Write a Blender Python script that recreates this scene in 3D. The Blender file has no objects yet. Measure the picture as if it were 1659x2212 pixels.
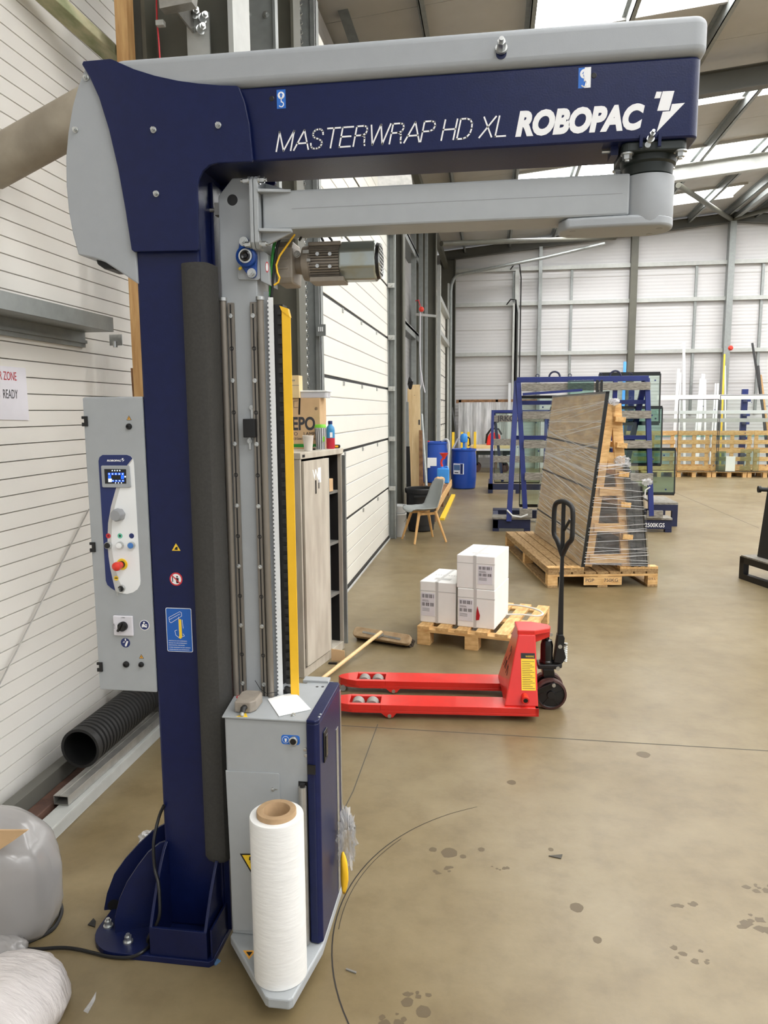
import bpy, math, random
from mathutils import Vector, Matrix
random.seed(7)
sc = bpy.context.scene
col = sc.collection
# ------------------------------------------------------------------ camera
F, CX, CY, CAMH = 1607.0, 829.5, 1106.0, 1.75          # focal length / centre in pixels of a 1659 x 2212 frame
_y = Vector((1064.7 - CX, 886.9 - CY, F)).normalized()  # direction of the long wall seen by the camera
_u = Vector((math.sin(0.0131), -math.cos(0.0131), 0)); _u = (_u - _y * _u.dot(_y)).normalized()
_x = _y.cross(_u)
RW = Matrix((_x, _y, _u))                               # rows: world axes in camera coordinates (x right, y down, z forward)
_r, _d, _f = RW.col[0], RW.col[1], RW.col[2]
cam = bpy.data.cameras.new('camera'); camo = bpy.data.objects.new('camera', cam); col.objects.link(camo)
cam.sensor_fit = 'HORIZONTAL'; cam.sensor_width = 36; cam.lens = F / 1659 * 36; cam.clip_end = 200; cam.clip_start = .05
camo.matrix_world = Matrix(((_r[0], -_d[0], -_f[0], 0), (_r[1], -_d[1], -_f[1], 0), (_r[2], -_d[2], -_f[2], CAMH), (0, 0, 0, 1)))
sc.camera = camo
# ------------------------------------------------------------------ world, light, exposure
w = bpy.data.worlds.new('sky'); sc.world = w; w.use_nodes = True
bg = w.node_tree.nodes['Background']; bg.inputs[0].default_value = (.97, .985, 1, 1); bg.inputs[1].default_value = .6
ROOFLIGHT = 13.0
sc.view_settings.view_transform = 'Standard'; sc.view_settings.look = 'None'; sc.view_settings.gamma = 1
sc.view_settings.use_curve_mapping = False; sc.view_settings.exposure = .28
sc.cycles.use_denoising = True
sc.cycles.max_bounces = 8; sc.cycles.transparent_max_bounces = 24
# ------------------------------------------------------------------ helpers
def at(u, v, ax, val):
    d = RW @ Vector((u - CX, v - CY, F)); o = Vector((0, 0, CAMH)); k = 'XYZ'.index(ax)
    return o + d * ((val - o[k]) / d[k])
def onP(u, v, p0, n):
    d = RW @ Vector((u - CX, v - CY, F)); o = Vector((0, 0, CAMH)); n = Vector(n); return o + d * ((Vector(p0) - o).dot(n) / d.dot(n))
def onY(u, v, Y): return at(u, v, 'Y', Y)
def G(u, v, z=0): return at(u, v, 'Z', z)
def lin(c):
    return tuple(((x / 255) / 12.92 if x / 255 <= .04045 else ((x / 255 + .055) / 1.055) ** 2.4) for x in c)
MATS = {}
def mat(name, rgb, rough=.5, metal=0, noise=0, nscale=8, bump=0, bscale=60, rgb2=None, coat=0, stretch=None, emit=0, spec=.5, detail=6, contrast=(.35, .65)):
    m = bpy.data.materials.new(name); m.use_nodes = True; nt = m.node_tree; b = nt.nodes['Principled BSDF']
    c = lin(rgb); b.inputs['Base Color'].default_value = (*c, 1); b.inputs['Roughness'].default_value = rough; b.inputs['Metallic'].default_value = metal
    b.inputs['Coat Weight'].default_value = coat; b.inputs['Specular IOR Level'].default_value = spec
    tc = nt.nodes.new('ShaderNodeTexCoord'); mp = nt.nodes.new('ShaderNodeMapping'); nt.links.new(tc.outputs['Object'], mp.inputs[0])
    if stretch: mp.inputs['Scale'].default_value = stretch
    if noise or rgb2:
        n = nt.nodes.new('ShaderNodeTexNoise'); n.inputs['Scale'].default_value = nscale; n.inputs['Detail'].default_value = detail; nt.links.new(mp.outputs[0], n.inputs['Vector'])
        r = nt.nodes.new('ShaderNodeValToRGB'); r.color_ramp.elements[0].position, r.color_ramp.elements[1].position = contrast
        c2 = lin(rgb2) if rgb2 else tuple(x * (1 - noise) for x in c)
        r.color_ramp.elements[0].color = (*c2, 1); r.color_ramp.elements[1].color = (*c, 1)
        nt.links.new(n.outputs['Fac'], r.inputs[0]); nt.links.new(r.outputs[0], b.inputs['Base Color'])
    if bump:
        n2 = nt.nodes.new('ShaderNodeTexNoise'); n2.inputs['Scale'].default_value = bscale; n2.inputs['Detail'].default_value = 4; nt.links.new(mp.outputs[0], n2.inputs['Vector'])
        bp = nt.nodes.new('ShaderNodeBump'); bp.inputs['Strength'].default_value = bump; bp.inputs['Distance'].default_value = .01
        nt.links.new(n2.outputs['Fac'], bp.inputs['Height']); nt.links.new(bp.outputs[0], b.inputs['Normal'])
    if emit:
        b.inputs['Emission Color'].default_value = (*c, 1); b.inputs['Emission Strength'].default_value = emit
    MATS[name] = m; return m
def wood(name, rgb, rgb2, stretch=(1, 1, 1), nscale=14, rough=.7):
    return mat(name, rgb, rough, rgb2=rgb2, nscale=nscale, stretch=stretch, bump=.15, bscale=40, contrast=(.3, .7))
def clear(name, rgb, alpha, rough=.08, bump=0, bscale=30, spec=.5, stretch=None):
    """thin clear film or glass: part transparent, part glossy"""
    m = bpy.data.materials.new(name); m.use_nodes = True; nt = m.node_tree; out = nt.nodes['Material Output']; b = nt.nodes['Principled BSDF']
    b.inputs['Base Color'].default_value = (*lin(rgb), 1); b.inputs['Roughness'].default_value = rough; b.inputs['Specular IOR Level'].default_value = spec
    t = nt.nodes.new('ShaderNodeBsdfTransparent'); t.inputs[0].default_value = (*[.35 + .65 * x for x in lin(rgb)], 1)
    mx = nt.nodes.new('ShaderNodeMixShader'); mx.inputs[0].default_value = alpha
    if bump:
        tc = nt.nodes.new('ShaderNodeTexCoord'); mp = nt.nodes.new('ShaderNodeMapping'); nt.links.new(tc.outputs['Object'], mp.inputs[0])
        if stretch: mp.inputs['Scale'].default_value = stretch
        n2 = nt.nodes.new('ShaderNodeTexNoise'); n2.inputs['Scale'].default_value = bscale; n2.inputs['Detail'].default_value = 3; nt.links.new(mp.outputs[0], n2.inputs[0])
        bp = nt.nodes.new('ShaderNodeBump'); bp.inputs['Strength'].default_value = bump; bp.inputs['Distance'].default_value = .02
        nt.links.new(n2.outputs['Fac'], bp.inputs['Height']); nt.links.new(bp.outputs[0], b.inputs['Normal'])
        r = nt.nodes.new('ShaderNodeMapRange'); r.inputs[1].default_value = .3; r.inputs[2].default_value = .75; r.inputs[3].default_value = alpha * .5; r.inputs[4].default_value = min(1, alpha * 1.9)
        nt.links.new(n2.outputs['Fac'], r.inputs[0]); nt.links.new(r.outputs[0], mx.inputs[0])
    nt.links.new(t.outputs[0], mx.inputs[1]); nt.links.new(b.outputs[0], mx.inputs[2]); nt.links.new(mx.outputs[0], out.inputs[0])
    MATS[name] = m; return m
OFF = {}
def thing(name, label, cat, loc=(0, 0, 0), rz=0, group=None, world=False):
    o = bpy.data.objects.new(name, None); col.objects.link(o); o.empty_display_size = .1
    o.location = loc; o.rotation_euler = (0, 0, rz); tag(o, label, cat, group)
    if world: OFF[o] = Vector(loc)
    return o
def tag(o, label, cat, group=None):
    o['label'] = label; o['category'] = cat
    if group: o['group'] = group
    return o
def struct(o): o['kind'] = 'structure'; return o
def link(o, parent, local_off=True):
    col.objects.link(o)
    if parent is not None:
        o.parent = parent
        if parent in OFF: o.location = Vector(o.location) - OFF[parent]
    return o
EACH = {'bolt', 'anchor_bolt', 'flange_bolt', 'foot_boss', 'terminal_pad', 'adjuster_lug', 'adjuster_screw', 'rivet', 'cap_screw_hole', 'bearing_bolt', 'motor_bolt', 'conduit_clip', 'track_roller', 'door_post', 'door_track', 'hole', 'sensor_bracket', 'cable_tray', 'screw', 'gusset', 'castor', 'knot', 'spacer_dot', 'strap', 'hinge', 'tie', 'bristle_tuft'}
class MB:
    def __init__(s): s.v = []; s.f = []
    def add(s, vs, fs):
        n = len(s.v); s.v += [tuple(x) for x in vs]; s.f += [tuple(i + n for i in f) for f in fs]; return s
    def box(s, x0, x1, y0, y1, z0, z1):
        return s.add([(x, y, z) for z in (z0, z1) for y in (y0, y1) for x in (x0, x1)], [(0, 2, 3, 1), (4, 5, 7, 6), (0, 1, 5, 4), (1, 3, 7, 5), (3, 2, 6, 7), (2, 0, 4, 6)])
    def bar(s, p, q, w, h, up=(0, 0, 1)):
        p, q = Vector(p), Vector(q); d = (q - p).normalized(); u = Vector(up); sd = d.cross(u)
        if sd.length < 1e-4: sd = d.cross(Vector((1, 0, 0)))
        sd.normalize(); u = sd.cross(d).normalized(); vs = []
        for c in (p, q):
            for a, b in ((-1, -1), (1, -1), (1, 1), (-1, 1)): vs.append(c + sd * (a * w / 2) + u * (b * h / 2))
        return s.add(vs, [(0, 3, 2, 1), (4, 5, 6, 7), (0, 1, 5, 4), (1, 2, 6, 5), (2, 3, 7, 6), (3, 0, 4, 7)])
    def cyl(s, p, q, r, r2=None, n=16, caps=True):
        p, q = Vector(p), Vector(q); r2 = r if r2 is None else r2; d = (q - p).normalized()
        a = d.orthogonal().normalized(); b = d.cross(a); vs = []
        for c, rr in ((p, r), (q, r2)):
            for i in range(n): t = 2 * math.pi * i / n; vs.append(c + a * (rr * math.cos(t)) + b * (rr * math.sin(t)))
        fs = [(i, (i + 1) % n, n + (i + 1) % n, n + i) for i in range(n)]
        if caps: fs += [tuple(range(n - 1, -1, -1)), tuple(range(n, 2 * n))]
        return s.add(vs, fs)
    def tube(s, pts, r, n=8, closed=False):
        pts = [Vector(p) for p in pts]; m = len(pts); vs = []; fs = []; prev = None
        for i, p in enumerate(pts):
            d = (pts[(i + 1) % m] - pts[i - 1]) if closed else (pts[min(i + 1, m - 1)] - pts[max(i - 1, 0)])
            d.normalize()
            a = d.orthogonal() if prev is None else (prev - d * prev.dot(d))
            if a.length < 1e-5: a = d.orthogonal()
            a.normalize(); prev = a; b = d.cross(a); rr = r[i] if isinstance(r, (list, tuple)) else r
            for k in range(n): t = 2 * math.pi * k / n; vs.append(p + a * (rr * math.cos(t)) + b * (rr * math.sin(t)))
        for i in range(m if closed else m - 1):
            j = (i + 1) % m
            for k in range(n): fs.append((i * n + k, i * n + (k + 1) % n, j * n + (k + 1) % n, j * n + k))
        if not closed: fs += [tuple(range(n - 1, -1, -1)), tuple(range((m - 1) * n, m * n))]
        return s.add(vs, fs)
    def prism(s, poly, ax, a, b):
        n = len(poly); f = {'Y': lambda p, t: (p[0], t, p[1]), 'X': lambda p, t: (t, p[0], p[1]), 'Z': lambda p, t: (p[0], p[1], t)}[ax]
        ar = sum(poly[i][0] * poly[(i + 1) % n][1] - poly[(i + 1) % n][0] * poly[i][1] for i in range(n))
        if (ar < 0) != (ax == 'Y'): poly = poly[::-1]
        a, b = min(a, b), max(a, b)
        vs = [f(p, a) for p in poly] + [f(p, b) for p in poly]
        return s.add(vs, [tuple(range(n - 1, -1, -1)), tuple(range(n, 2 * n))] + [(i, (i + 1) % n, n + (i + 1) % n, n + i) for i in range(n)])
    def lathe(s, prof, c=(0, 0, 0), n=24, ax='Z'):
        vs = []; fs = []; m = len(prof); c = Vector(c)
        for r, z in prof:
            for k in range(n):
                t = 2 * math.pi * k / n; x, y = r * math.cos(t), r * math.sin(t)
                vs.append(c + Vector({'Z': (x, y, z), 'Y': (x, z, -y), 'X': (z, x, y)}[ax]))
        for i in range(m - 1):
            for k in range(n): fs.append((i * n + k, i * n + (k + 1) % n, (i + 1) * n + (k + 1) % n, (i + 1) * n + k))
        closed = prof[0] == prof[-1]
        if not closed and prof[0][0] > 1e-6: fs.append(tuple(range(n - 1, -1, -1)))
        if not closed and prof[-1][0] > 1e-6: fs.append(tuple(range((m - 1) * n, m * n)))
        return s.add(vs, fs)
    def torus(s, c, R, r, ax='Z', n=16, k=6, a0=0, a1=2 * math.pi):
        full = abs(a1 - a0 - 2 * math.pi) < 1e-6; m = n if full else n + 1; pts = []
        for i in range(m):
            t = a0 + (a1 - a0) * i / n; x, y = R * math.cos(t), R * math.sin(t)
            pts.append(Vector(c) + Vector({'Z': (x, y, 0), 'Y': (x, 0, y), 'X': (0, x, y)}[ax]))
        return s.tube(pts, r, k, closed=full)
    def grid(s, fn, nu, nv):
        vs = [fn(i / nu, j / nv) for j in range(nv + 1) for i in range(nu + 1)]
        return s.add(vs, [(j * (nu + 1) + i, j * (nu + 1) + i + 1, (j + 1) * (nu + 1) + i + 1, (j + 1) * (nu + 1) + i) for j in range(nv) for i in range(nu)])
    def xf(s, M):
        s.v = [tuple(M @ Vector(v)) for v in s.v]; return s
    def build(s, name, m, parent=None, smooth=0, bevel=0, seg=2, solid=0, label=None, loc=None, subsurf=0):
        if name in EACH:
            ps = s.pieces()
            if len(ps) > 1: return [q.build_one(name, m, parent, smooth, bevel, seg, solid, label, loc, subsurf) for q in ps][0]
        return s.build_one(name, m, parent, smooth, bevel, seg, solid, label, loc, subsurf)
    def pieces(s):
        par = list(range(len(s.v)))
        def find(i):
            while par[i] != i: par[i] = par[par[i]]; i = par[i]
            return i
        for f in s.f:
            for i in f[1:]: par[find(f[0])] = find(i)
        isl = {}
        for i in range(len(s.v)): isl.setdefault(find(i), []).append(i)
        bbs = []
        for vs in isl.values():
            c = [s.v[i] for i in vs]; bbs.append([set(vs), [min(v[k] for v in c) - 4e-4 for k in range(3)], [max(v[k] for v in c) + 4e-4 for k in range(3)]])
        ch = True
        while ch:
            ch = False
            for i in range(len(bbs)):
                for j in range(i + 1, len(bbs)):
                    a, b = bbs[i], bbs[j]
                    if all(a[1][k] <= b[2][k] and b[1][k] <= a[2][k] for k in range(3)):
                        a[0] |= b[0]; a[1] = [min(x, y) for x, y in zip(a[1], b[1])]; a[2] = [max(x, y) for x, y in zip(a[2], b[2])]; bbs.pop(j); ch = True; break
                if ch: break
        out = []
        for vs, _, _ in bbs:
            q = MB(); order = sorted(vs); ix = {v: k for k, v in enumerate(order)}; q.v = [s.v[i] for i in order]; q.f = [tuple(ix[i] for i in f) for f in s.f if f[0] in vs]; out.append(q)
        return out
    def build_one(s, name, m, parent=None, smooth=0, bevel=0, seg=2, solid=0, label=None, loc=None, subsurf=0):
        me = bpy.data.meshes.new(name); me.from_pydata(s.v, [], s.f); me.update()
        me.materials.append(MATS[m] if isinstance(m, str) else m)
        o = bpy.data.objects.new(name, me)
        if loc: o.location = loc
        link(o, parent)
        if smooth:
            for p in me.polygons: p.use_smooth = True
            if smooth != 2:
                me.set_sharp_from_angle(angle=math.radians(38))
        if solid: md = o.modifiers.new('s', 'SOLIDIFY'); md.thickness = solid; md.offset = 0
        if bevel: md = o.modifiers.new('b', 'BEVEL'); md.width = bevel; md.segments = seg; md.limit_method = 'ANGLE'; md.angle_limit = math.radians(40)
        if subsurf: md = o.modifiers.new('d', 'SUBSURF'); md.levels = md.render_levels = subsurf
        if label: o['label'] = label
        return o
def shared(name, src, parent, loc=None, rot=None, m=None):
    """another object on the same mesh data"""
    o = bpy.data.objects.new(name, src.data)
    for md in src.modifiers:
        k = o.modifiers.new(md.name, md.type)
        for a in ('width', 'segments', 'limit_method', 'angle_limit', 'thickness', 'offset'):
            if hasattr(md, a): setattr(k, a, getattr(md, a))
    if loc: o.location = loc
    if rot: o.rotation_euler = rot
    return link(o, parent)
def copy_thing(t, loc, rz, label=None, group=None):
    r = t.copy(); col.objects.link(r); r.location = loc; r.rotation_euler = (0, 0, rz)
    if label: r['label'] = label
    if group: r['group'] = group
    def rec(a, b):
        for ch in a.children:
            c = ch.copy(); c.parent = b; col.objects.link(c); rec(ch, c)
    rec(t, r); return r
def rrect(x0, x1, y0, y1, r, n=5):
    pts = []
    for cx, cy, a in ((x1 - r, y1 - r, 0), (x0 + r, y1 - r, 90), (x0 + r, y0 + r, 180), (x1 - r, y0 + r, 270)):
        for i in range(n + 1): t = math.radians(a + 90 * i / n); pts.append((cx + r * math.cos(t), cy + r * math.sin(t)))
    return pts
def circ(x, y, r, n=24): return [(x + r * math.cos(2 * math.pi * i / n), y + r * math.sin(2 * math.pi * i / n)) for i in range(n)]
def text(s, size, m, parent, M, name='lettering', shear=0, bold=0, ext=.0004, align='LEFT', sx=1, spacing=1, width=None):
    c = bpy.data.curves.new('t', 'FONT'); c.body = s; c.size = size; c.shear = shear; c.offset = bold; c.extrude = ext; c.align_x = align; c.space_character = spacing; c.resolution_u = 4
    o = bpy.data.objects.new('t', c); col.objects.link(o); dg = bpy.context.evaluated_depsgraph_get()
    me = bpy.data.meshes.new_from_object(o.evaluated_get(dg)); bpy.data.objects.remove(o); bpy.data.curves.remove(c)
    if width:
        xs = [v.co.x for v in me.vertices]; k = width / (max(xs) - min(xs)); x0 = min(xs)
        for v in me.vertices: v.co.x = (v.co.x - x0) * k
    if sx != 1:
        for v in me.vertices: v.co.x *= sx
    me.transform(M); me.materials.clear(); me.materials.append(MATS[m]); me.name = name
    o = bpy.data.objects.new(name, me); return link(o, parent)
def faceY(p, roll=0):   # text plane facing -Y with origin p
    return Matrix.Translation(Vector(p)) @ Matrix.Rotation(roll, 4, 'Y') @ Matrix.Rotation(math.pi / 2, 4, 'X')
def faceX(p):           # text plane facing +X (reads along +Y)
    return Matrix.Translation(Vector(p)) @ Matrix.Rotation(math.pi / 2, 4, 'Z') @ Matrix.Rotation(math.pi / 2, 4, 'X')
def faceZ(p, rz=0): return Matrix.Translation(Vector(p)) @ Matrix.Rotation(rz, 4, 'Z')
def decal(pts, Y, m, parent, name='sticker', t=.0006, label=None):
    """thin sticker on a face looking to -Y; pts are (x, z)"""
    return MB().prism(pts, 'Y', Y - t, Y).build(name, m, parent, label=label)
def tri(c, r, up=True):
    k = 1 if up else -1; x, z = c; return [(x - r * .95, z - k * r * .55), (x + r * .95, z - k * r * .55), (x, z + k * r * 1.05)]
def hexbolt(mb, p, r, h, ax=(0, -1, 0)):
    p = Vector(p); d = Vector(ax); mb.cyl(p, p + d * (h * .25), r * 1.35, n=14); mb.cyl(p + d * (h * .25), p + d * h, r, n=6); mb.cyl(p + d * h, p + d * h * 1.35, r * .55, n=10)
# ------------------------------------------------------------------ materials
mat('navy', (14, 25, 70), .33, spec=.35, noise=.12, nscale=30, bump=.06, bscale=220)
mat('navy_base', (14, 25, 68), .38, spec=.4, noise=.2, nscale=12, bump=.05, bscale=200)
mat('grey_paint', (164, 168, 170), .42, noise=.04, nscale=20, bump=.03, bscale=300)
mat('grey_plastic', (160, 164, 167), .5, noise=.03, nscale=30, bump=.04, bscale=400)
mat('white_plastic', (238, 240, 240), .4)
mat('white_print', (240, 240, 240), .5)
mat('black', (18, 18, 19), .45)
mat('black_rubber', (32, 32, 32), .6, noise=.2, nscale=20)
mat('black_shine', (14, 14, 15), .22)
mat('foam', (62, 61, 58), .85, noise=.18, nscale=120, bump=.25, bscale=500)
mat('zinc', (205, 207, 205), .3, .9, noise=.15, nscale=60)
mat('steel', (172, 170, 164), .36, .6, noise=.15, nscale=30)
mat('rail_steel', (140, 133, 123), .4, .5, noise=.12, nscale=40, stretch=(1, 1, .1))
mat('cast_alu', (158, 149, 137), .5, .2, noise=.15, nscale=40)
mat('cowl', (175, 182, 178), .3, .85, rgb2=(170, 158, 118), nscale=9, contrast=(.3, .55))
mat('yellow', (250, 196, 40), .5, noise=.05, nscale=20)
mat('sticker_yellow', (246, 205, 50), .5)
mat('sticker_orange', (240, 175, 70), .5)
mat('sticker_red', (205, 45, 55), .5)
mat('sticker_blue', (35, 105, 195), .5)
mat('sign_blue', (22, 92, 178), .45)
mat('dark_blue', (26, 42, 98), .45)
mat('bearing_blue', (22, 70, 150), .4, noise=.15, nscale=30)
mat('green_dark', (30, 38, 36), .45)
mat('green_wire', (40, 140, 50), .5)
mat('estop_red', (226, 62, 46), .4)
mat('button_blue', (70, 125, 195), .4)
mat('teal', (105, 195, 165), .5)
mat('knob_grey', (150, 152, 154), .45)
mat('paper', (244, 244, 243), .7)
mat('paper_old', (222, 220, 226), .75, noise=.08, nscale=6)
mat('cardboard', (206, 172, 130), .8, noise=.08, nscale=15)
mat('cardboard_core', (176, 146, 110), .8, noise=.15, nscale=40)
mat('film_white', (236, 236, 233), .42, noise=.05, nscale=14, stretch=(1, 1, 5), bump=.12, bscale=25)
mat('olive_steel', (96, 95, 84), .5, noise=.12, nscale=5)
mat('galv', (150, 154, 152), .45, .5, noise=.14, nscale=14)
mat('galv_light', (186, 188, 184), .5, .25, noise=.1, nscale=10)
mat('cladding', (224, 221, 214), .5, noise=.06, nscale=1.2, detail=3)
mat('groove', (168, 164, 158), .7)
mat('stain', (92, 78, 54), .5)
mat('door_white', (238, 236, 226), .45, noise=.02, nscale=3)
mat('roof_sheet', (184, 182, 178), .55, noise=.05, nscale=4)
mat('rafter_dark', (88, 87, 80), .5, noise=.1, nscale=4)
mat('timber', (205, 165, 110), .7, rgb2=(180, 136, 84), nscale=9, stretch=(6, 6, .6))
mat('timber_green', (196, 192, 158), .75, rgb2=(146, 152, 116), nscale=7, stretch=(2, 1, 2))
mat('duct', (168, 158, 140), .6, rgb2=(138, 128, 112), nscale=5, bump=.08)
mat('brown_steel', (96, 68, 54), .7, rgb2=(70, 48, 40), nscale=18)
mat('alu', (186, 184, 178), .35, .7, noise=.2, nscale=18)
mat('red_paint', (220, 44, 36), .3, noise=.1, nscale=7, coat=.3)
mat('red_dark', (120, 24, 22), .5)
mat('pine', (226, 188, 130), .7, rgb2=(196, 150, 92), nscale=8, bump=.12, stretch=(1.2, 5, 5))
mat('pine_y', (224, 186, 128), .7, rgb2=(194, 148, 90), nscale=8, bump=.12, stretch=(5, 1.2, 5))
mat('pine_dark', (176, 146, 102), .75, rgb2=(138, 106, 66), nscale=9, bump=.15, stretch=(5, 1.2, 5))
mat('grey_wood', (150, 146, 136), .8, rgb2=(108, 103, 94), nscale=14, stretch=(1.2, 6, 6), bump=.15)
mat('brown_wood', (150, 110, 75), .75, rgb2=(110, 78, 50), nscale=12, bump=.15)
mat('broom_wood', (182, 158, 124), .75, rgb2=(150, 122, 88), nscale=12, bump=.15)
mat('handle_wood', (226, 192, 140), .6, noise=.1, nscale=10)
mat('bristle', (70, 60, 48), .9, noise=.3, nscale=80)
mat('cab_paint', (198, 191, 176), .5, rgb2=(176, 167, 152), nscale=5, stretch=(2.5, 2.5, .6), bump=.05, bscale=30)
mat('cab_shade', (22, 20, 19), .8)  # near-black colour standing for the shade inside the cabinet
mat('rack_blue', (28, 44, 112), .45, noise=.15, nscale=8)
mat('rack_dark', (26, 33, 66), .5, noise=.2, nscale=8)
mat('drum_blue', (34, 78, 172), .35, noise=.1, nscale=6)
mat('jerry_blue', (62, 150, 230), .4, noise=.05)
mat('chair_grey', (148, 153, 152), .45)
mat('chair_wood', (222, 178, 118), .55, rgb2=(205, 158, 98), nscale=10, stretch=(4, 4, .6))
mat('bin_black', (34, 35, 36), .5, noise=.15, nscale=10)
mat('bucket_white', (205, 206, 204), .5)
mat('ply', (230, 204, 158), .65, rgb2=(214, 184, 134), nscale=4, stretch=(4, 4, .6))
mat('mdf', (226, 200, 150), .7, noise=.08, nscale=6)
mat('pack_brown', (232, 200, 150), .35, rgb2=(198, 162, 112), nscale=3.5, stretch=(1, 1, 3), bump=.1, bscale=8)
mat('glass_edge', (28, 30, 30), .3)
mat('glass_stack', (34, 36, 36), .16, noise=.3, nscale=6, stretch=(1, 1, 8))
mat('white_box', (240, 239, 236), .45, noise=.04, nscale=8, bump=.15, bscale=7)
mat('print_grey', (120, 120, 122), .6)
mat('print_dark', (58, 58, 62), .6)
mat('tape_grey', (196, 195, 192), .4)
mat('red_bit', (176, 26, 38), .5)
mat('concrete_line', (78, 74, 66), .8)
mat('ink', (40, 36, 32), .8)
mat('bottle_blue', (60, 140, 190), .3); mat('bottle_red', (190, 40, 60), .3); mat('lime', (120, 200, 50), .45); mat('cup_white', (222, 216, 206), .5)
mat('lcd_dark', (12, 16, 22), .25); mat('lcd_blue', (30, 90, 220), .3, emit=.9); mat('lcd_white', (225, 240, 255), .3, emit=1.0)
mat('core_dark', (120, 96, 70), .85)
mat('pad_grey', (120, 118, 112), .7)
mat('alu_profile', (222, 224, 226), .3, .35); mat('white_profile', (240, 240, 240), .4)
mat('rooflight', (255, 255, 255), .5, emit=ROOFLIGHT)
mat('black_plastic_film', (28, 29, 30), .25, noise=.3, nscale=10, stretch=(1, 1, 6), bump=.3, bscale=14)
mat('pallet_bag', (158, 155, 153), .2, noise=.08, nscale=3, bump=.2, bscale=5)
mat('bubble', (214, 208, 205), .3, noise=.12, nscale=10, bump=.6, bscale=22, stretch=(.6, 3, 1))
mat('tape_black', (24, 24, 25), .4); mat('wheel', (26, 26, 27), .4); mat('tyre', (74, 46, 40), .55, noise=.2, nscale=20); mat('roller', (150, 146, 140), .5, noise=.1)
mat('blue_bit', (88, 122, 160), .6)
clear('film', (238, 238, 238), .28, .12, bump=.8, bscale=9)
clear('wrap', (236, 236, 234), .10, .12, bump=.5, bscale=5, stretch=(1, 1, 9))
def glass(name, tint, rough=.02, ior=1.5):
    m = bpy.data.materials.new(name); m.use_nodes = True; nt = m.node_tree; out = nt.nodes['Material Output']; nt.nodes.remove(nt.nodes['Principled BSDF'])
    t = nt.nodes.new('ShaderNodeBsdfTransparent'); t.inputs[0].default_value = (*lin(tint), 1)
    g = nt.nodes.new('ShaderNodeBsdfGlossy'); g.inputs['Roughness'].default_value = rough; fr = nt.nodes.new('ShaderNodeFresnel'); fr.inputs[0].default_value = ior
    mx = nt.nodes.new('ShaderNodeMixShader'); nt.links.new(fr.outputs[0], mx.inputs[0]); nt.links.new(t.outputs[0], mx.inputs[1]); nt.links.new(g.outputs[0], mx.inputs[2]); nt.links.new(mx.outputs[0], out.inputs[0])
    MATS[name] = m
glass('glass', (236, 244, 239)); glass('glass_clear', (251, 254, 252), .02, 1.3); glass('glass_mid', (205, 226, 218), .03, 1.7)
clear('curtain', (214, 216, 218), .72, .35, bump=.25, bscale=4, stretch=(5, 1, .4))
clear('crease_glint', (250, 250, 250), .42, .2)  # whitish mix for highlights painted along film creases
clear('lid', (235, 236, 242), .6, .2)
def floor_mat():
    m = bpy.data.materials.new('concrete'); m.use_nodes = True; nt = m.node_tree; b = nt.nodes['Principled BSDF']; L = nt.links.new
    tc = nt.nodes.new('ShaderNodeTexCoord')
    def noise(s, d, r=.5):
        n = nt.nodes.new('ShaderNodeTexNoise'); n.inputs['Scale'].default_value = s; n.inputs['Detail'].default_value = d; n.inputs['Roughness'].default_value = r; L(tc.outputs['Object'], n.inputs[0]); return n
    def ramp(src, stops):
        r = nt.nodes.new('ShaderNodeValToRGB'); e = r.color_ramp.elements
        e[0].position, e[1].position = stops[0][0], stops[-1][0]; e[0].color = (*lin(stops[0][1]), 1); e[1].color = (*lin(stops[-1][1]), 1)
        for p, c in stops[1:-1]: k = e.new(p); k.color = (*lin(c), 1)
        L(src, r.inputs[0]); return r
    big = ramp(noise(.55, 5, .6).outputs['Fac'], [(.3, (112, 96, 65)), (.48, (129, 114, 84)), (.7, (141, 128, 101))])
    mid = ramp(noise(6, 8, .65).outputs['Fac'], [(.3, (222, 218, 212)), (.5, (242, 241, 238)), (.7, (255, 255, 255))])
    mul = nt.nodes.new('ShaderNodeMix'); mul.data_type = 'RGBA'; mul.blend_type = 'MULTIPLY'; mul.inputs['Factor'].default_value = 1
    L(big.outputs[0], mul.inputs[6]); L(mid.outputs[0], mul.inputs[7])
    sp = ramp(noise(2.3, 9, .8).outputs['Fac'], [(.24, (70, 62, 50)), (.3, (255, 255, 255)), (1, (255, 255, 255))])
    m2 = nt.nodes.new('ShaderNodeMix'); m2.data_type = 'RGBA'; m2.blend_type = 'MULTIPLY'; m2.inputs['Factor'].default_value = .45
    L(mul.outputs[2], m2.inputs[6]); L(sp.outputs[0], m2.inputs[7]); L(m2.outputs[2], b.inputs['Base Color'])
    rr = nt.nodes.new('ShaderNodeMapRange'); rr.inputs[3].default_value = .26; rr.inputs[4].default_value = .5; L(noise(1.6, 5).outputs['Fac'], rr.inputs[0]); L(rr.outputs[0], b.inputs['Roughness'])
    bp = nt.nodes.new('ShaderNodeBump'); bp.inputs['Strength'].default_value = .04; bp.inputs['Distance'].default_value = .02; L(noise(25, 6).outputs['Fac'], bp.inputs['Height']); L(bp.outputs[0], b.inputs['Normal'])
    MATS['concrete'] = m
floor_mat()
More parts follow.
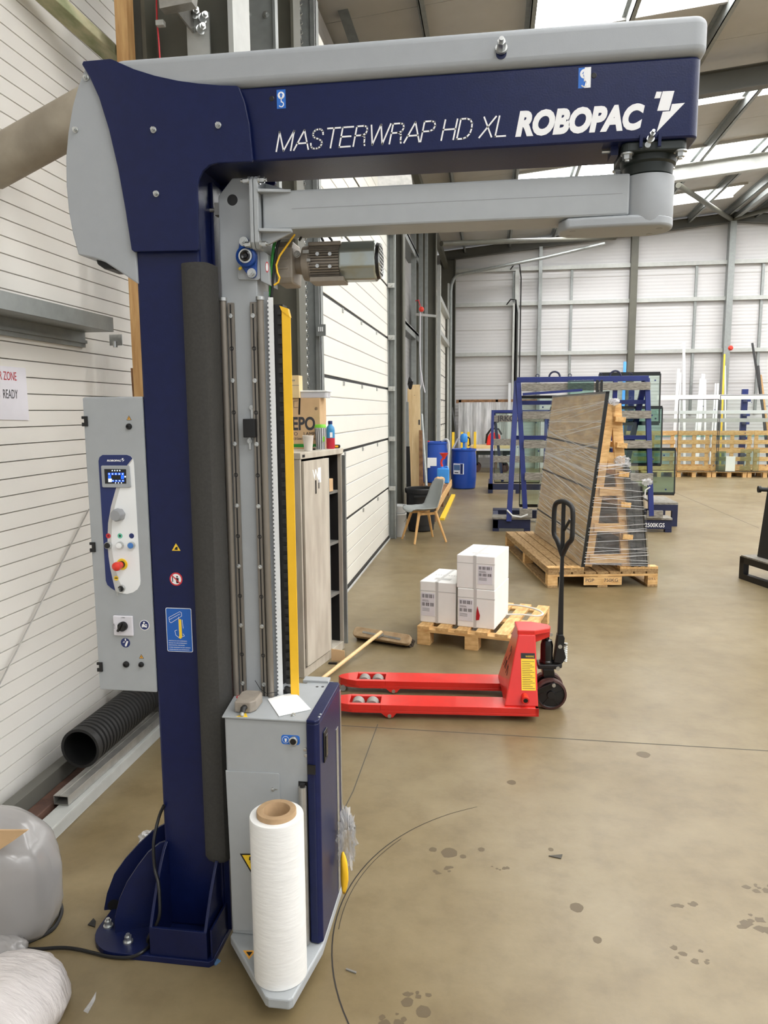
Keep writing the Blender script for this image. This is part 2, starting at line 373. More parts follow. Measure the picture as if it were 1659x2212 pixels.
def ribbed_mat():
    """far cladding: fine horizontal ribs too small to tell apart"""
    m = mat('cladding_far', (204, 203, 203), .5, noise=.03, nscale=1); nt = m.node_tree; b = nt.nodes['Principled BSDF']; L = nt.links.new
    tc = nt.nodes.new('ShaderNodeTexCoord'); wv = nt.nodes.new('ShaderNodeTexWave'); wv.bands_direction = 'Z'; wv.inputs['Scale'].default_value = 3.2; L(tc.outputs['Object'], wv.inputs[0])
    bp = nt.nodes.new('ShaderNodeBump'); bp.inputs['Strength'].default_value = .35; bp.inputs['Distance'].default_value = .01; L(wv.outputs['Fac'], bp.inputs['Height']); L(bp.outputs[0], b.inputs['Normal'])
ribbed_mat()
# ================================================================== the building
WX = -2.07
floor = struct(MB().box(-3, 17, -3, 24, -.1, 0).build('floor', 'concrete'))
def strip(pts, wd, m, name, parent, z=.0006, smooth=0):
    pts = [Vector(p) for p in pts]; mb = MB(); vs = []
    for i, p in enumerate(pts):
        d = pts[min(i + 1, len(pts) - 1)] - pts[max(i - 1, 0)]; n = Vector((-d.y, d.x, 0)).normalized() * (wd / 2 if not isinstance(wd, list) else wd[i] / 2)
        vs += [(p.x + n.x, p.y + n.y, z), (p.x - n.x, p.y - n.y, z)]
    mb.add(vs, [(2 * i, 2 * i + 1, 2 * i + 3, 2 * i + 2) for i in range(len(pts) - 1)]); return mb.build(name, m, parent)
a, b_ = G(730, 1567), G(1659, 1622); dd = (b_ - a)
strip([a - dd * .6, a, b_, b_ + dd * 2], .008, 'concrete_line', 'saw_joint', floor)
strip([(-.62, 3.95, 0), (-.62, 3.2, 0), (-.66, 2.6, 0)], .005, 'concrete_line', 'saw_joint', floor)
a, b_ = G(1455, 1063), G(1640, 1141)
strip([a, b_], .012, 'concrete_line', 'saw_joint', floor)
# hairline arc scraped on the floor by the swinging arm, and a short double line beside it
arc = [(.371 + .888 * math.cos(math.radians(t)), 2.351 + .888 * math.sin(math.radians(t))) for t in range(118, 224, 3)]
strip([(x, y, 0) for x, y in arc], [.002 + .0025 * min(1, i / 12) for i in range(len(arc))], 'ink', 'scratch', floor, .0008, )
arc2 = [(.371 + .872 * math.cos(math.radians(t)), 2.351 + .876 * math.sin(math.radians(t))) for t in range(146, 186, 3)]
strip([(x, y, 0) for x, y in arc2], .0025, 'ink', 'scratch', floor, .0009)
a, b_ = G(1480, 1055), G(1560, 1062)
for i, (u, v, r) in enumerate([(970, 1842, .03), (1105, 1690, .02), (1390, 1630, .03), (1245, 1960, .022), (935, 1835, .014), (1000, 1850, .012), (915, 2185, .02), (1290, 2030, .014), (1040, 1835, .012), (880, 2165, .016), (1190, 1835, .01)]):
    p = G(u, v); MB().prism([(p.x + r * (1 + .25 * random.random()) * math.cos(t * .524), p.y + r * (1 + .3 * random.random()) * math.sin(t * .524)) for t in range(12)], 'Z', .0002, .0005).build('stain', 'stain', floor)
rs = random.Random(9)
for (u, v, r) in ((1640, 1915, .05), (1625, 1990, .06), (1490, 2060, .05), (1480, 1960, .04), (850, 2200, .04), (905, 2150, .035), (960, 1880, .035), (1080, 1880, .03)):
    c = G(u, v); mb = MB()
    for k in range(7):
        a, b = rs.uniform(-1, 1) * r, rs.uniform(-1, 1) * r * .7; rr = r * rs.uniform(.12, .4); mb.prism([(c.x + a + rr * rs.uniform(.6, 1.3) * math.cos(t * .785), c.y + b + rr * rs.uniform(.5, 1.1) * math.sin(t * .785)) for t in range(8)], 'Z', .0001 + .00002 * k, .0004 + .00002 * k)
    mb.build('stain_patch', 'stain', floor)['kind'] = 'stuff'
# ---------- left wall: ribbed cladding, near bay slat by slat
wall_left = struct(MB().box(WX - .12, WX - .02, -1.5, 23.4, 0, 6.4).build('wall_left', 'groove'))
PIT = .0735
prof = [(WX - .021, .0003), (WX, .003), (WX, .0712), (WX - .021, .0732)]
sl0 = None
for i in range(60):
    if sl0 is None:
        mb = MB(); n = len(prof); vs = [(x, y, z) for y in (.4, 5.0) for x, z in prof]
        mb.add(vs, [tuple(range(n)), tuple(range(2 * n - 1, n - 1, -1))] + [((k + 1) % n, k, n + k, n + (k + 1) % n) for k in range(n)])
        sl0 = mb.build('slat', 'cladding', wall_left)
    else: shared('slat', sl0, wall_left, (0, 0, i * PIT))
MB().box(WX - .02, WX - .001, 5.0, 23.3, 0, 6.4).build('cladding_sheet', 'cladding_far', wall_left)
# lower channel at the foot of the wall, horizontal rail, brace wire
MB().box(WX - .005, WX + .07, 1.6, 4.6, 0, .035).build('kick_channel', 'galv', wall_left, bevel=.004)
mb = MB(); mb.box(WX, WX + .17, .4, 3.6, 2.155, 2.165).box(WX + .165, WX + .175, .4, 3.6, 2.155, 2.225).box(WX, WX + .02, .4, 3.6, 2.08, 2.16); mb.box(WX + .02, WX + .03, .4, 3.6, 2.10, 2.115)
rail = mb.build('girt', 'galv', wall_left)
mb = MB(); p = at(252, 727, 'X', -1.95); mb.box(-1.99, -1.92, p.y - .003, p.y + .003, 2.10, 2.156); mb.cyl((-1.955, p.y - .01, 2.09), (-1.955, p.y - .01, 2.12), .012, n=8)
mb.build('girt_bolt', 'zinc', wall_left)
a, b_ = at(192, 1100, 'X', WX + .02), at(-30, 1535, 'X', WX + .02)
MB().tube([a, b_], .004, 6).build('bracing_wire', 'steel', wall_left)
# ---------- steel columns
def column(y, x0, x1, z1, wd=.25, name='steel_column', m='olive_steel', tw=.014):
    mb = MB(); mb.box(x1 - .02, x1, y - wd / 2, y + wd / 2, 0, z1).box(x0, x0 + .02, y - wd / 2, y + wd / 2, 0, z1).box(x0 + .02, x1 - .02, y - tw / 2, y + tw / 2, 0, z1)
    mb.box(x0 - .03, x1 + .03, y - wd / 2 - .03, y + wd / 2 + .03, 0, .02)
    return mb.build(name, m, wall_left)
cA = column(3.83, -1.72, -1.26, 6.2)
MB().box(-1.28, -1.255, 3.7, 3.96, 2.4, 6.2).build('lit_flange_face', 'galv_light', wall_left)  # added pale sheet paints the column flange's inner face as lit
cB = column(5.62, -1.68, -1.43, 6.2, .2)
cC = column(11.1, -1.92, -1.3, 6.2)
cD = column(17.1, -1.75, -1.28, 6.2)
cE = column(23.0, -1.6, -1.15, 6.2)
mb = MB(); mb.box(-1.86, -1.72, 3.72, 3.75, .0, 6).build('steel_post', 'rafter_dark', wall_left)
mb = MB(); mb.box(-1.46, -1.30, 4.58, 4.60, 2.9, 4.6); mb.box(-1.305, -1.29, 4.56, 4.62, 2.9, 5)
br = mb.build('door_bracket', 'galv', wall_left)
mb = MB()
for u, v in ((536, 32), (575, 32)): hexbolt(mb, onY(u, v, 4.58), .014, .02)
mb.build('bolt', 'zinc', br)
# stub beam bolted to the near column
p0 = onY(392, 12, 3.55); mb = MB()
mb.prism([(p0.x - .1, p0.z + .2), (p0.x - .085, p0.z - .03), (p0.x + .07, p0.z - .015), (p0.x + .1, p0.z + .2)], 'Y', 3.5, 3.56)
mb.box(p0.x - .035, p0.x - .025, 3.56, 3.8, p0.z - .02, p0.z + .2)
st = mb.build('stub_beam', 'steel', wall_left)
a = onY(402, 30, 3.76); MB().box(a.x, a.x + .115, 3.76, 3.775, 2.6, a.z).build('end_plate', 'galv_light', st)
mb = MB()
for u, v in ((418, 32), (437, 42), (432, 66)): hexbolt(mb, onY(u, v, 3.76), .017, .05, (.6, -.8, 0))
mb.build('bolt', 'zinc', st)
pt = onY(341, 0, 3.6); MB().tube([onY(338, -20, 3.6), onY(339, 40, 3.6), onY(343, 90, 3.6), onY(346, 135, 3.6)], .004, 6).build('red_cable', 'sticker_red', wall_left)
q = onY(346, 50, 3.58); MB().box(q.x - .02, q.x + .02, 3.57, 3.6, q.z - .012, q.z + .012).build('cable_clip', 'galv_light', wall_left, bevel=.003)
# timber uprights and braces fixed to the wall
tp = tag(MB().box(-1.805, -1.745, 3.6, 3.68, .32, 6).build('timber_post', 'timber', None, bevel=.004), 'pale timber post rising behind the wrapping machine mast', 'timber post')
a, b_ = at(98, -12, 'X', -1.98), at(262, 136, 'X', -1.9)
gt = tag(MB().bar(a + (a - b_) * .9, b_, .05, .09, (1, 0, 0)).build('timber_brace', 'timber_green', None, bevel=.004), 'diagonal green-stained timber against the white ribbed wall', 'timber brace')
bd = at(305, 850, 'X', -1.86); tag(MB().bar(bd + Vector((0, -.02, -.75)), bd + Vector((0, -.06, .13)), .02, .05, (0, 1, 0)).build('timber_offcut', 'brown_wood', None), 'short dark wood offcut leaning behind the control cabinet', 'offcut')
# duct tube sticking out of the wall
d0 = Vector((-2.06, 2.95, 2.752)); d1 = Vector((-1.45, 2.95, 3.005)); mb = MB(); mb.cyl(d0, d1, .09, n=28)
tag(mb.build('duct_tube', 'duct', None, smooth=1), 'thick beige dirty tube poking out of the wall behind the machine head', 'tube')
# ---------- sectional door in the second bay
DX = -1.40
def sect_door(name, y0, y1, n, hinges):
    d = struct(MB().box(DX - .05, DX - .012, y0, y1, .03, n * .67 + .04).build(name, 'black'))
    s0 = None
    for k in range(n):
        for j in range(4):
            z0 = .052 + k * .67 + j * .1625
            if s0 is None: s0 = MB().box(DX - .012, DX, y0, y1, 0, .155).build('door_slat', 'door_white', d, bevel=.004); s0.location.z = z0
            else: shared('door_slat', s0, d, (0, 0, z0))
    for k in range(n): MB().box(DX - .0125, DX - .004, y0, y1, .055 + k * .67, .69 + k * .67).build('door_skin', 'groove', d)
    h0 = None
    for k in range(1, n):
        for yy in hinges:
            if h0 is None:
                mb = MB(); mb.box(0, .008, -.03, .03, -.055, -.015).box(0, .008, -.03, .03, .015, .055).cyl((.012, -.035, 0), (.012, .035, 0), .011, n=8)
                h0 = mb.build('hinge', 'zinc', d); h0.location = (DX, yy, .04 + k * .67)
            else: shared('hinge', h0, d, (DX, yy, .04 + k * .67))
    return d
d1_ = sect_door('door_1', 6.15, 10.05, 7, (7.0, 8.0, 9.05))
MB().box(DX - .03, DX + .012, 6.2, 10.05, 0, .05).build('bottom_seal', 'black_rubber', d1_)
MB().box(DX + .005, DX + .02, 6.2, 10.05, 0, .02).build('seal_strip', 'bucket_white', d1_)
d2_ = sect_door('door_2', 18.6, 22.2, 7, (19.5, 20.6, 21.6))
mb = MB()
mb.box(-1.60, -1.385, 6.0, 6.03, 0, 4.9).box(-1.42, -1.385, 5.98, 6.12, 0, 4.9)
MB.build(mb, 'door_track', 'galv', d1_)
mb = MB(); mb.box(-1.46, -1.30, 10.1, 10.12, 0, 5).box(-1.32, -1.30, 10.06, 10.16, 0, 5.2).box(-1.40, -1.385, 10.02, 10.08, 0, 5)
mb.build('door_track', 'galv', d1_)
mb = MB()
for k in range(1, 7): mb.box(-1.39, -1.30, 10.0, 10.012, .04 + k * .67 - .03, .04 + k * .67 + .03); mb.cyl((-1.35, 9.97, .04 + k * .67), (-1.35, 10.05, .04 + k * .67), .02, n=10)
mb.build('track_roller', 'zinc', d1_)
mb = MB(); mb.box(-1.36, -1.28, 18.35, 18.6, 0, 5.2).box(-1.34, -1.29, 22.2, 22.4, 0, 5.4)
mb.build('door_track', 'galv_light', d2_)
for z in (3.6, 4.4): MB().box(-1.42, -1.28, 18.6, 22.3, z, z + .12).build('door_rail', 'galv_light', d2_)
# lift track curving from the far door up under the roof
pts = [(-1.25, 22.3, z) for z in (0, 2, 4, 5.2)] + [(-1.25 + .25 * (1 - math.cos(t)), 22.3, 5.2 + .45 * math.sin(t)) for t in (.4, .8, 1.2, 1.57)] + [(1.4, 22.2, 6.02), (3.0, 22.0, 6.3)]
MB().tube(pts, .045, 8).build('lift_track', 'galv', wall_left, smooth=1)
# high-level header gear above the near door
mb = MB(); a, b_ = at(730, -10, 'Y', 9.5), at(768, 100, 'Y', 9.5); mb.bar(a, b_ + (b_ - a) * .4, .12, .18, (0, 1, 0)); mb.build('header_brace', 'galv', wall_left)
mb = MB(); a, b_ = onY(820, -20, 10.6), onY(845, 130, 10.6); mb.bar(a, b_, .07, .07, (0, 1, 0)); mb.build('header_brace', 'galv_light', wall_left)
p = onY(845, 27, 10.4); mb = MB(); mb.lathe([(.05, -.08), (.19, -.07), (.19, .08), (.1, .1), (.1, .05), (.03, .05)], p, 20, 'Y'); mb.build('cable_drum', 'galv', wall_left, smooth=1)
a = onY(745, 0, 10.2); mb = MB(); mb.box(a.x, a.x + .22, 10.2, 10.3, 3.2, 6.4); mb.build('header_post', 'galv', wall_left)
mb = MB(); mb.bar(onY(690, 405, 9), onY(880, 392, 9.6), .25, .2); mb.build('header_barrel', 'alu', wall_left)
# chain and conduit hanging by the near door
cx_, cy_ = -1.49, 5.92
mb = MB()
for k in range(96):
    for s in (-1, 1):
        z = 1.62 + k * .034 + (.017 if s > 0 else 0); mb.torus((cx_ + s * .014, cy_, z), .013, .0035, 'Y' if k % 2 else 'X', 8, 4)
tag(mb.build('hoist_chain', 'zinc', None), 'galvanised hand chain hanging in front of the door track', 'chain')
mb = MB(); mb.tube([(-1.56, 5.9, 4.9), (-1.555, 5.9, 3.6), (-1.55, 5.9, 2.6), (-1.535, 5.9, 1.9), (-1.535, 5.9, 1.2)], .012, 8)
cd = mb.build('conduit', 'white_plastic', wall_left, smooth=1)
mb = MB()
for z in (3.35, 2.35, 1.72): mb.box(-1.58, -1.52, 5.88, 5.91, z - .02, z + .02)
mb.build('conduit_clip', 'black', cd, bevel=.004)
p = onY(693, 712, 5.95); mb = MB(); mb.box(p.x - .035, p.x + .04, 5.94, 5.96, p.z - .05, p.z + .04)
dk = mb.build('isolator_plate', 'galv', wall_left)
for dx in (-.015, .0, .015): MB().box(p.x + dx - .004, p.x + dx + .004, 5.935, 5.94, p.z - .015, p.z + .02).build('slot', 'white_plastic', dk)
# bay between second and third column: girts, rails, sounder with hanging cable
mb = MB(); mb.box(-1.9, -1.62, 11.3, 17, 3.35, 3.40).box(-1.64, -1.62, 11.3, 17, 3.25, 3.42); mb.build('girt', 'galv', wall_left)
mb = MB(); mb.box(-1.9, -1.62, 11.3, 17, 5.0, 5.05).box(-1.64, -1.62, 11.3, 17, 4.9, 5.07); mb.build('girt', 'galv', wall_left)
mb = MB(); mb.box(-1.72, -1.62, 15.9, 16.0, 0, 6).box(-1.58, -1.5, 16.1, 16.2, 0, 6).box(-1.46, -1.40, 16.2, 16.26, 0, 6); mb.build('door_post', 'galv', wall_left)
mb = MB(); a, b_ = onY(898, 679, 15.8), onY(942, 683, 15.8); mb.bar(a, b_, .05, .05); mb.build('strut', 'galv_light', wall_left)
p = onY(911, 669, 15.7); sd_ = thing('fire_sounder', 'small red alarm sounder on the dark column beyond the first door', 'alarm', p, world=True)
MB().lathe([(.05, 0), (.055, -.05), (.05, -.1), (.02, -.12)], p, 14, 'Y').build('body', 'estop_red', sd_, smooth=1)
MB().tube([onY(898, 650, 15.75), onY(904, 648, 15.7), onY(908, 662, 15.7)], .012, 6).build('cable', 'sticker_red', sd_, smooth=1)
MB().tube([onY(908, 675, 15.72), onY(907, 760, 15.72), onY(910, 830, 15.72), onY(905, 848, 15.72), onY(900, 842, 15.75)], .012, 6).build('hanging_cable', 'paper_old', wall_left, smooth=1)
MB().tube([onY(909, 800, 15.7), onY(914, 830, 15.7), onY(918, 848, 15.7)], .012, 6).build('hanging_cable', 'paper_old', wall_left, smooth=1)
# ---------- far gable wall
FY = 23.2
zr = lambda x: (6.24 + .095 * (x + 1.2)) if x < 6.7 else (6.24 + .095 * (14.6 - x))
wall_far = struct(MB().prism([(-2.3, 0), (15.7, 0), (15.7, zr(15.7) + .2), (6.7, zr(6.7) + .2), (-2.3, zr(-2.3) + .2)], 'Y', FY, FY + .1).build('wall_far', 'cladding_far'))
for z in (5.9, 4.9, 3.44): MB().box(-1.3, 15.5, FY - .12, FY, z - .06, z + .05).build('girt', 'galv_light', wall_far)
for x, wd in ((1.33, .1), (3.98, .19), (6.62, .17), (9.3, .17)):
    MB().box(x - wd / 2, x + wd / 2, FY - .25, FY - .02, 0, zr(x)).build('gable_post', 'galv' if wd < .15 else 'olive_steel' if x < 5 else 'galv', wall_far)
for x in (.57, 2.25, 5.74, 7.54): MB().box(x - .035, x + .035, FY - .07, FY, 1.6, 5.9).build('side_rail', 'galv', wall_far)
for z in (1.6, 4.15, 2.5, 5.6): MB().box(-1.3, 15.5, FY - .006, FY, z, z + .015).build('sheet_joint', 'groove', wall_far)
mb = MB()
for x0_, zt in ((.66, 5.85), (.60, 4.88)):
    mb.box(x0_ - .055, x0_ + .055, FY - .3, FY - .2, .4, zt)
mb.build('cable_tray', 'galv_light', wall_far)
for x0_, zt in ((.75, 5.9), (.66, 4.9)):
    MB().tube([(x0_ - .3, FY - .28, zt - .05), (x0_ - .18, FY - .3, zt + .1), (x0_ - .03, FY - .32, zt + .08), (x0_ + .02, FY - .32, zt - .3), (x0_ + .02, FY - .32, 2)], .02, 6).build('cable', 'black', wall_far, smooth=1)
p = at(1577, 752, 'Y', FY - .2); al = tag(MB().lathe([(.06, 0), (.07, -.06), (.03, -.1)], p, 12, 'Y').build('alarm_bell', 'estop_red', None, smooth=1), 'tiny red alarm on the far wall rail', 'alarm')
# ---------- roof
RS = .095
def rz(x, base): return base + (RS * (x + 1.2) if x < 6.7 else RS * (14.6 - x))
ceiling = struct(MB().box(-2.35, -2.25, -4.5, 23.4, 6.35, 6.55).build('ceiling', 'roof_sheet'))
SB = 6.55
def sheet(x0, x1, y0, y1, z, t, m, name):
    mb = MB(); mb.add([(x0, y0, rz(x0, z)), (x1, y0, rz(x1, z)), (x1, y1, rz(x1, z)), (x0, y1, rz(x0, z)), (x0, y0, rz(x0, z) + t), (x1, y0, rz(x1, z) + t), (x1, y1, rz(x1, z) + t), (x0, y1, rz(x0, z) + t)],
           [(0, 3, 2, 1), (4, 5, 6, 7), (0, 1, 5, 4), (1, 2, 6, 5), (2, 3, 7, 6), (3, 0, 4, 7)]); return mb.build(name, m, ceiling)
k = 0; y = 9.65 - 1.17 * 12
while y < 23.3:
    lightcell = round((y - 9.65) / 1.17) % 3 == 0
    for xa, xb in ((-2.3, 6.69), (6.71, 15.7)):
        xl = xa + 2.75 if xa < 0 else xa + .6
        if lightcell: sheet(xl, xb - .6, y + .03, y + 1.14, SB + .02, .02, 'rooflight', 'rooflight'); sheet(xa, xl, y + .005, y + 1.165, SB, .06, 'roof_sheet', 'roof_panel'); sheet(xb - .6, xb, y + .005, y + 1.165, SB, .06, 'roof_sheet', 'roof_panel')
        else: sheet(xa, xb, y + .005, y + 1.165, SB, .06, 'roof_sheet', 'roof_panel')
    if lightcell:
        for yy in (y, y + 1.15):
            for xa, xb in ((.45, 6.1),): sheet(xa, xb, yy - .02, yy + .035, SB - .05, .06, 'roof_sheet', 'rooflight_curb')
    y += 1.17
for x in (-.9, .4, 1.65, 2.9, 4.2, 5.4, 6.4, 7.2, 8.6, 10, 11.4, 12.8, 14.2):
    mb = MB(); z = rz(x, SB); mb.box(x - .006, x + .006, -4, 23.1, z - .19, z - .01).box(x - .006, x + .06, -4, 23.1, z - .19, z - .18).box(x - .06, x + .006, -4, 23.1, z - .02, z - .01); mb.build('purlin', 'galv', ceiling)
def rafter(yc, z, h, m='rafter_dark'):
    mb = MB()
    for xa, xb in ((-1.6, 6.7), (6.7, 15.2)):
        for y0, y1, za, zb_ in ((yc - .006, yc + .006, .012, h - .012), (yc - .09, yc + .09, 0, .014), (yc - .09, yc + .09, h - .014, h)):
            mb.add([(xa, y0, rz(xa, z) + za), (xb, y0, rz(xb, z) + za), (xb, y1, rz(xb, z) + za), (xa, y1, rz(xa, z) + za), (xa, y0, rz(xa, z) + zb_), (xb, y0, rz(xb, z) + zb_), (xb, y1, rz(xb, z) + zb_), (xa, y1, rz(xa, z) + zb_)],
                   [(0, 3, 2, 1), (4, 5, 6, 7), (0, 1, 5, 4), (1, 2, 6, 5), (2, 3, 7, 6), (3, 0, 4, 7)])
    return mb.build('rafter', m, ceiling)
rafter(5.0, 6.04, .32); rafter(12.6, 6.04, .32); rafter(17.2, 6.04, .32, 'galv_light'); rafter(23.05, 6.22, .26)
# bracing tubes under the roof
MB().tube([onY(880, 78, 10.4), onY(1050, 48, 11.5), onY(1340, -6, 12.6)], .05, 10).build('brace_tube', 'galv', ceiling, smooth=1)
MB().tube([(3.9, 17.6, rz(3.9, 6.06)), (6.55, 23.0, rz(6.55, 6.3))], .06, 10).build('brace_tube', 'olive_steel', ceiling, smooth=1)
MB().tube([(8.6, 17.6, rz(8.6, 6.1)), (6.65, 23.0, rz(6.65, 6.3))], .06, 10).build('brace_tube', 'olive_steel', ceiling, smooth=1)
MB().bar((6.45, 17.6, rz(6.45, 6.15)), (6.68, 23.0, rz(6.68, 6.35)), .12, .12).build('ridge_tie', 'galv', ceiling)
MB().tube([(-1.2, 17.5, 5.5), (3.4, 22.9, rz(3.4, 6.2))], .06, 10).build('brace_tube', 'olive_steel', ceiling, smooth=1)
MB().box(-1.5, -1.38, 11.2, 23.0, 5.95, 6.1).build('eaves_beam', 'olive_steel', ceiling)
# ================================================================== the pallet wrapping machine
FYM = 2.20                                   # front plane of mast and beam
mach = thing('pallet_wrapper', 'tall navy and grey rotating-arm pallet wrapping machine with lettered top beam', 'wrapping machine', (-.97, 2.3, 0), world=True)
def px(l, Y): return [(p.x, p.z) for p in (onY(u, v, Y) for u, v in l)]
# ---- base plate
def arcp(cx, cy, r, a0, a1, n=8): return [(cx + r * math.cos(math.radians(a0 + (a1 - a0) * i / n)), cy + r * math.sin(math.radians(a0 + (a1 - a0) * i / n))) for i in range(n + 1)]
bp = MB().prism([(-1.18, 2.045)] + [(-.87, 2.045), (-.858, 2.058), (-.858, 2.54), (-.87, 2.555)] + arcp(-1.19, 2.44, .115, 90, 180) + arcp(-1.19, 2.16, .115, 180, 270), 'Z', 0, .02).build('base_plate', 'navy_base', mach, bevel=.002)
mb = MB()
for u, v in ((234, 2001), (277, 2035)): hexbolt(mb, G(u, v, .02), .012, .022, (0, 0, 1))
hexbolt(mb, G(367, 2052, .02), .016, .04, (0, 0, 1)); mb.build('anchor_bolt', 'zinc', bp, smooth=1)
def gus_x(yc, zt, xo, z0=.02):
    pts = [(-1.075, z0)] + [(-1.08 - (abs(xo) - 1.08) * t ** .78, zt - (zt - z0 - .06) * t) for t in [i / 12 for i in range(13)]] + [(xo, z0)]
    return MB().prism(pts, 'Y', yc - .005, yc + .005).build('gusset', 'navy_base', bp, bevel=.0015)
for p0_, dr_, l in (((-1.072, 2.205, 0), (-.165, -.075, 0), [(357, 1818), (345, 1822), (320, 1842), (297, 1872), (274, 1907), (257, 1945), (248, 1985), (249, 2022)]), ((-1.072, 2.32, 0), (-.253, -.085, 0), [(356, 1780), (330, 1795), (300, 1823), (270, 1856), (246, 1890), (231, 1930), (225, 1962), (226, 1978)])):
    dr_ = Vector(dr_).normalized(); nr_ = Vector((dr_.y, -dr_.x, 0)); q = [onP(u, v, p0_, nr_) for u, v in l]; q = [Vector((a.x, a.y, max(a.z, .02))) for a in q]
    q = [Vector(p0_) + Vector((0, 0, .02)), Vector((p0_[0], p0_[1], q[0].z))] + q + [Vector((q[-1].x, q[-1].y, .0195))]; n = len(q); th = nr_ * .009
    MB().add(q + [a + th for a in q], [tuple(range(n)), tuple(range(2 * n - 1, n - 1, -1))] + [(i, n + i, n + (i + 1) % n, (i + 1) % n) for i in range(n)]).build('gusset', 'navy_base', bp)
    if l[0][1] == 1780: hq = onP(246, 1955, p0_, nr_); MB().cyl(hq - nr_ * .0015, hq + nr_ * .001, .021, n=20).build('fork_hole', 'black', bp)
def gus_y(xc, zt):
    pts = [(2.2, .02)] + [(2.195 - .14 * t ** .7, zt - (zt - .115) * t) for t in [i / 12 for i in range(13)]] + [(2.055, .02)]
    return MB().prism(pts, 'X', xc - .005, xc + .005).build('gusset', 'navy_base', bp, bevel=.0015)
gus_y(-1.065, .325); gus_y(-.882, .30)
MB().box(-1.07, -.877, 2.052, 2.062, .02, .115).build('front_stop', 'navy_base', bp, bevel=.0015)
MB().box(-.868, -.862, 2.06, 2.45, .02, .12).box(-.868, -.85, 2.20, 2.21, .02, .36).box(-.868, -.85, 2.25, 2.26, .02, .36).build('gusset', 'navy_base', bp)
# ---- mast
mast = MB().box(-1.075, -.872, 2.2, 2.4, .02, 2.62).build('mast', 'navy', mach, bevel=.008)
# side channel on the right face of the mast
MB().box(-.872, -.862, 2.30, 2.39, .35, 2.45).build('side_channel', 'navy', mast, bevel=.002)
# foam bumper strip wrapped round the front right corner
fo = [(-.925, 2.2), (-.927, 2.19), (-.918, 2.178), (-.895, 2.170), (-.872, 2.168), (-.852, 2.174), (-.842, 2.19), (-.838, 2.22), (-.838, 2.255), (-.842, 2.268), (-.871, 2.27), (-.871, 2.2)]
mb = MB(); n = len(fo); zl = [.275, .29, .32, 2.17, 2.19]
vs = []
for i, z in enumerate(zl):
    s = 1 if i not in (0,) else .8
    vs += [(-.885 + (x + .885) * s, 2.21 + (y - 2.21) * s, z) for x, y in fo]
mb.add(vs, [tuple(range(n))[::-1], tuple(range((len(zl) - 1) * n, len(zl) * n))] + [(i * n + k, i * n + (k + 1) % n, (i + 1) * n + (k + 1) % n, (i + 1) * n + k) for i in range(len(zl) - 1) for k in range(n)])
mb.build('foam_bumper', 'foam', mast, smooth=1)
# ---- machine head: grey curved cover + navy cheek plates
hg = px([(183, 145), (166, 190), (155, 230), (146, 285), (141, 340), (142, 400), (147, 455), (156, 505), (168, 550), (200, 556), (225, 565), (260, 588), (297, 613)], 2.19) + [(-1.07, 2.3), (-1.07, 2.76)]
head = MB().prism(hg, 'Y', 2.192, 2.408).build('head_cover', 'grey_plastic', mach, bevel=.004)
hp_ = px([(178, 140), (181, 133), (238, 128), (243, 129), (290, 150), (335, 164), (385, 175), (430, 181), (475, 185), (512, 186), (518, 190), (530, 222), (540, 270), (547, 344), (545, 350), (470, 353), (452, 358), (438, 371), (430, 388), (428, 405), (430, 538), (427, 542), (290, 544), (285, 540), (272, 455), (256, 365), (236, 280), (215, 212), (195, 168)], 2.184)
ck = MB().prism(hp_, 'Y', 2.180, 2.1915).build('cheek_plate', 'navy', mach, bevel=.0025)
MB().prism(hp_, 'Y', 2.4085, 2.42).build('cheek_plate', 'navy', mach, bevel=.0025)
mb = MB()
for u, v in ((332, 281), (472, 271), (338, 419)): hexbolt(mb, onY(u, v, 2.18), .0068, .011)
mb.build('bolt', 'zinc', ck, smooth=1)
mb = MB()
for u, v in ((164, 281), (187, 169)): hexbolt(mb, onY(u, v, 2.192), .0065, .011)
mb.build('bolt', 'zinc', head, smooth=1)
p = onY(245, 578, 2.3); MB().prism([(p.x - .03, p.z + .035), (p.x - .022, p.z), (p.x, p.z - .015), (p.x + .03, p.z - .016), (p.x + .03, p.z + .03)], 'Y', 2.24, 2.34).build('plug_socket', 'black', head, bevel=.004)
# ---- beam
bm = rrect(-.9, .535, 2.2, 2.4, .028)
beam = MB().prism(bm, 'Z', 2.471, 2.672).build('beam', 'navy', mach, bevel=.005, smooth=1)
cv = MB().prism(rrect(-1.12, .547, 2.186, 2.414, .038, 6), 'Z', 2.674, 2.772).build('beam_cover', 'grey_plastic', mach, bevel=.022, seg=5, smooth=1)
MB().lathe([(.0, .024), (.035, .023), (.06, .016), (.072, .0)], (.415, 2.3, 2.770), 24).build('motor_dome', 'grey_plastic', cv, smooth=1)
p = onY(606, 106, 2.24); MB().lathe([(.016, -.02), (.016, 0), (.012, .008), (0, .011)], (p.x, 2.24, 2.772), 16).build('cap_nut', 'white_plastic', cv, smooth=1)
p = onY(1083, 106, 2.186); MB().prism(rrect(p.x - .014, p.x + .014, p.z - .026, p.z + .014, .0135), 'Y', 2.1845, 2.187).build('slot', 'navy_base', cv)
mb = MB(); p = onY(1083, 107, 2.186); hexbolt(mb, (p.x, 2.186, p.z), .012, .03, (0, -.96, .28)); mb.build('bolt', 'zinc', cv, smooth=1)
for u, v in ((587, 213), (1283, 163)):
    p = onY(u, v, 2.2); MB().lathe([(.0075, 0), (.006, -.001), (0, -.001)], (p.x, 2.2, p.z), 16, 'Y').build('bolt_hole', 'black', beam)
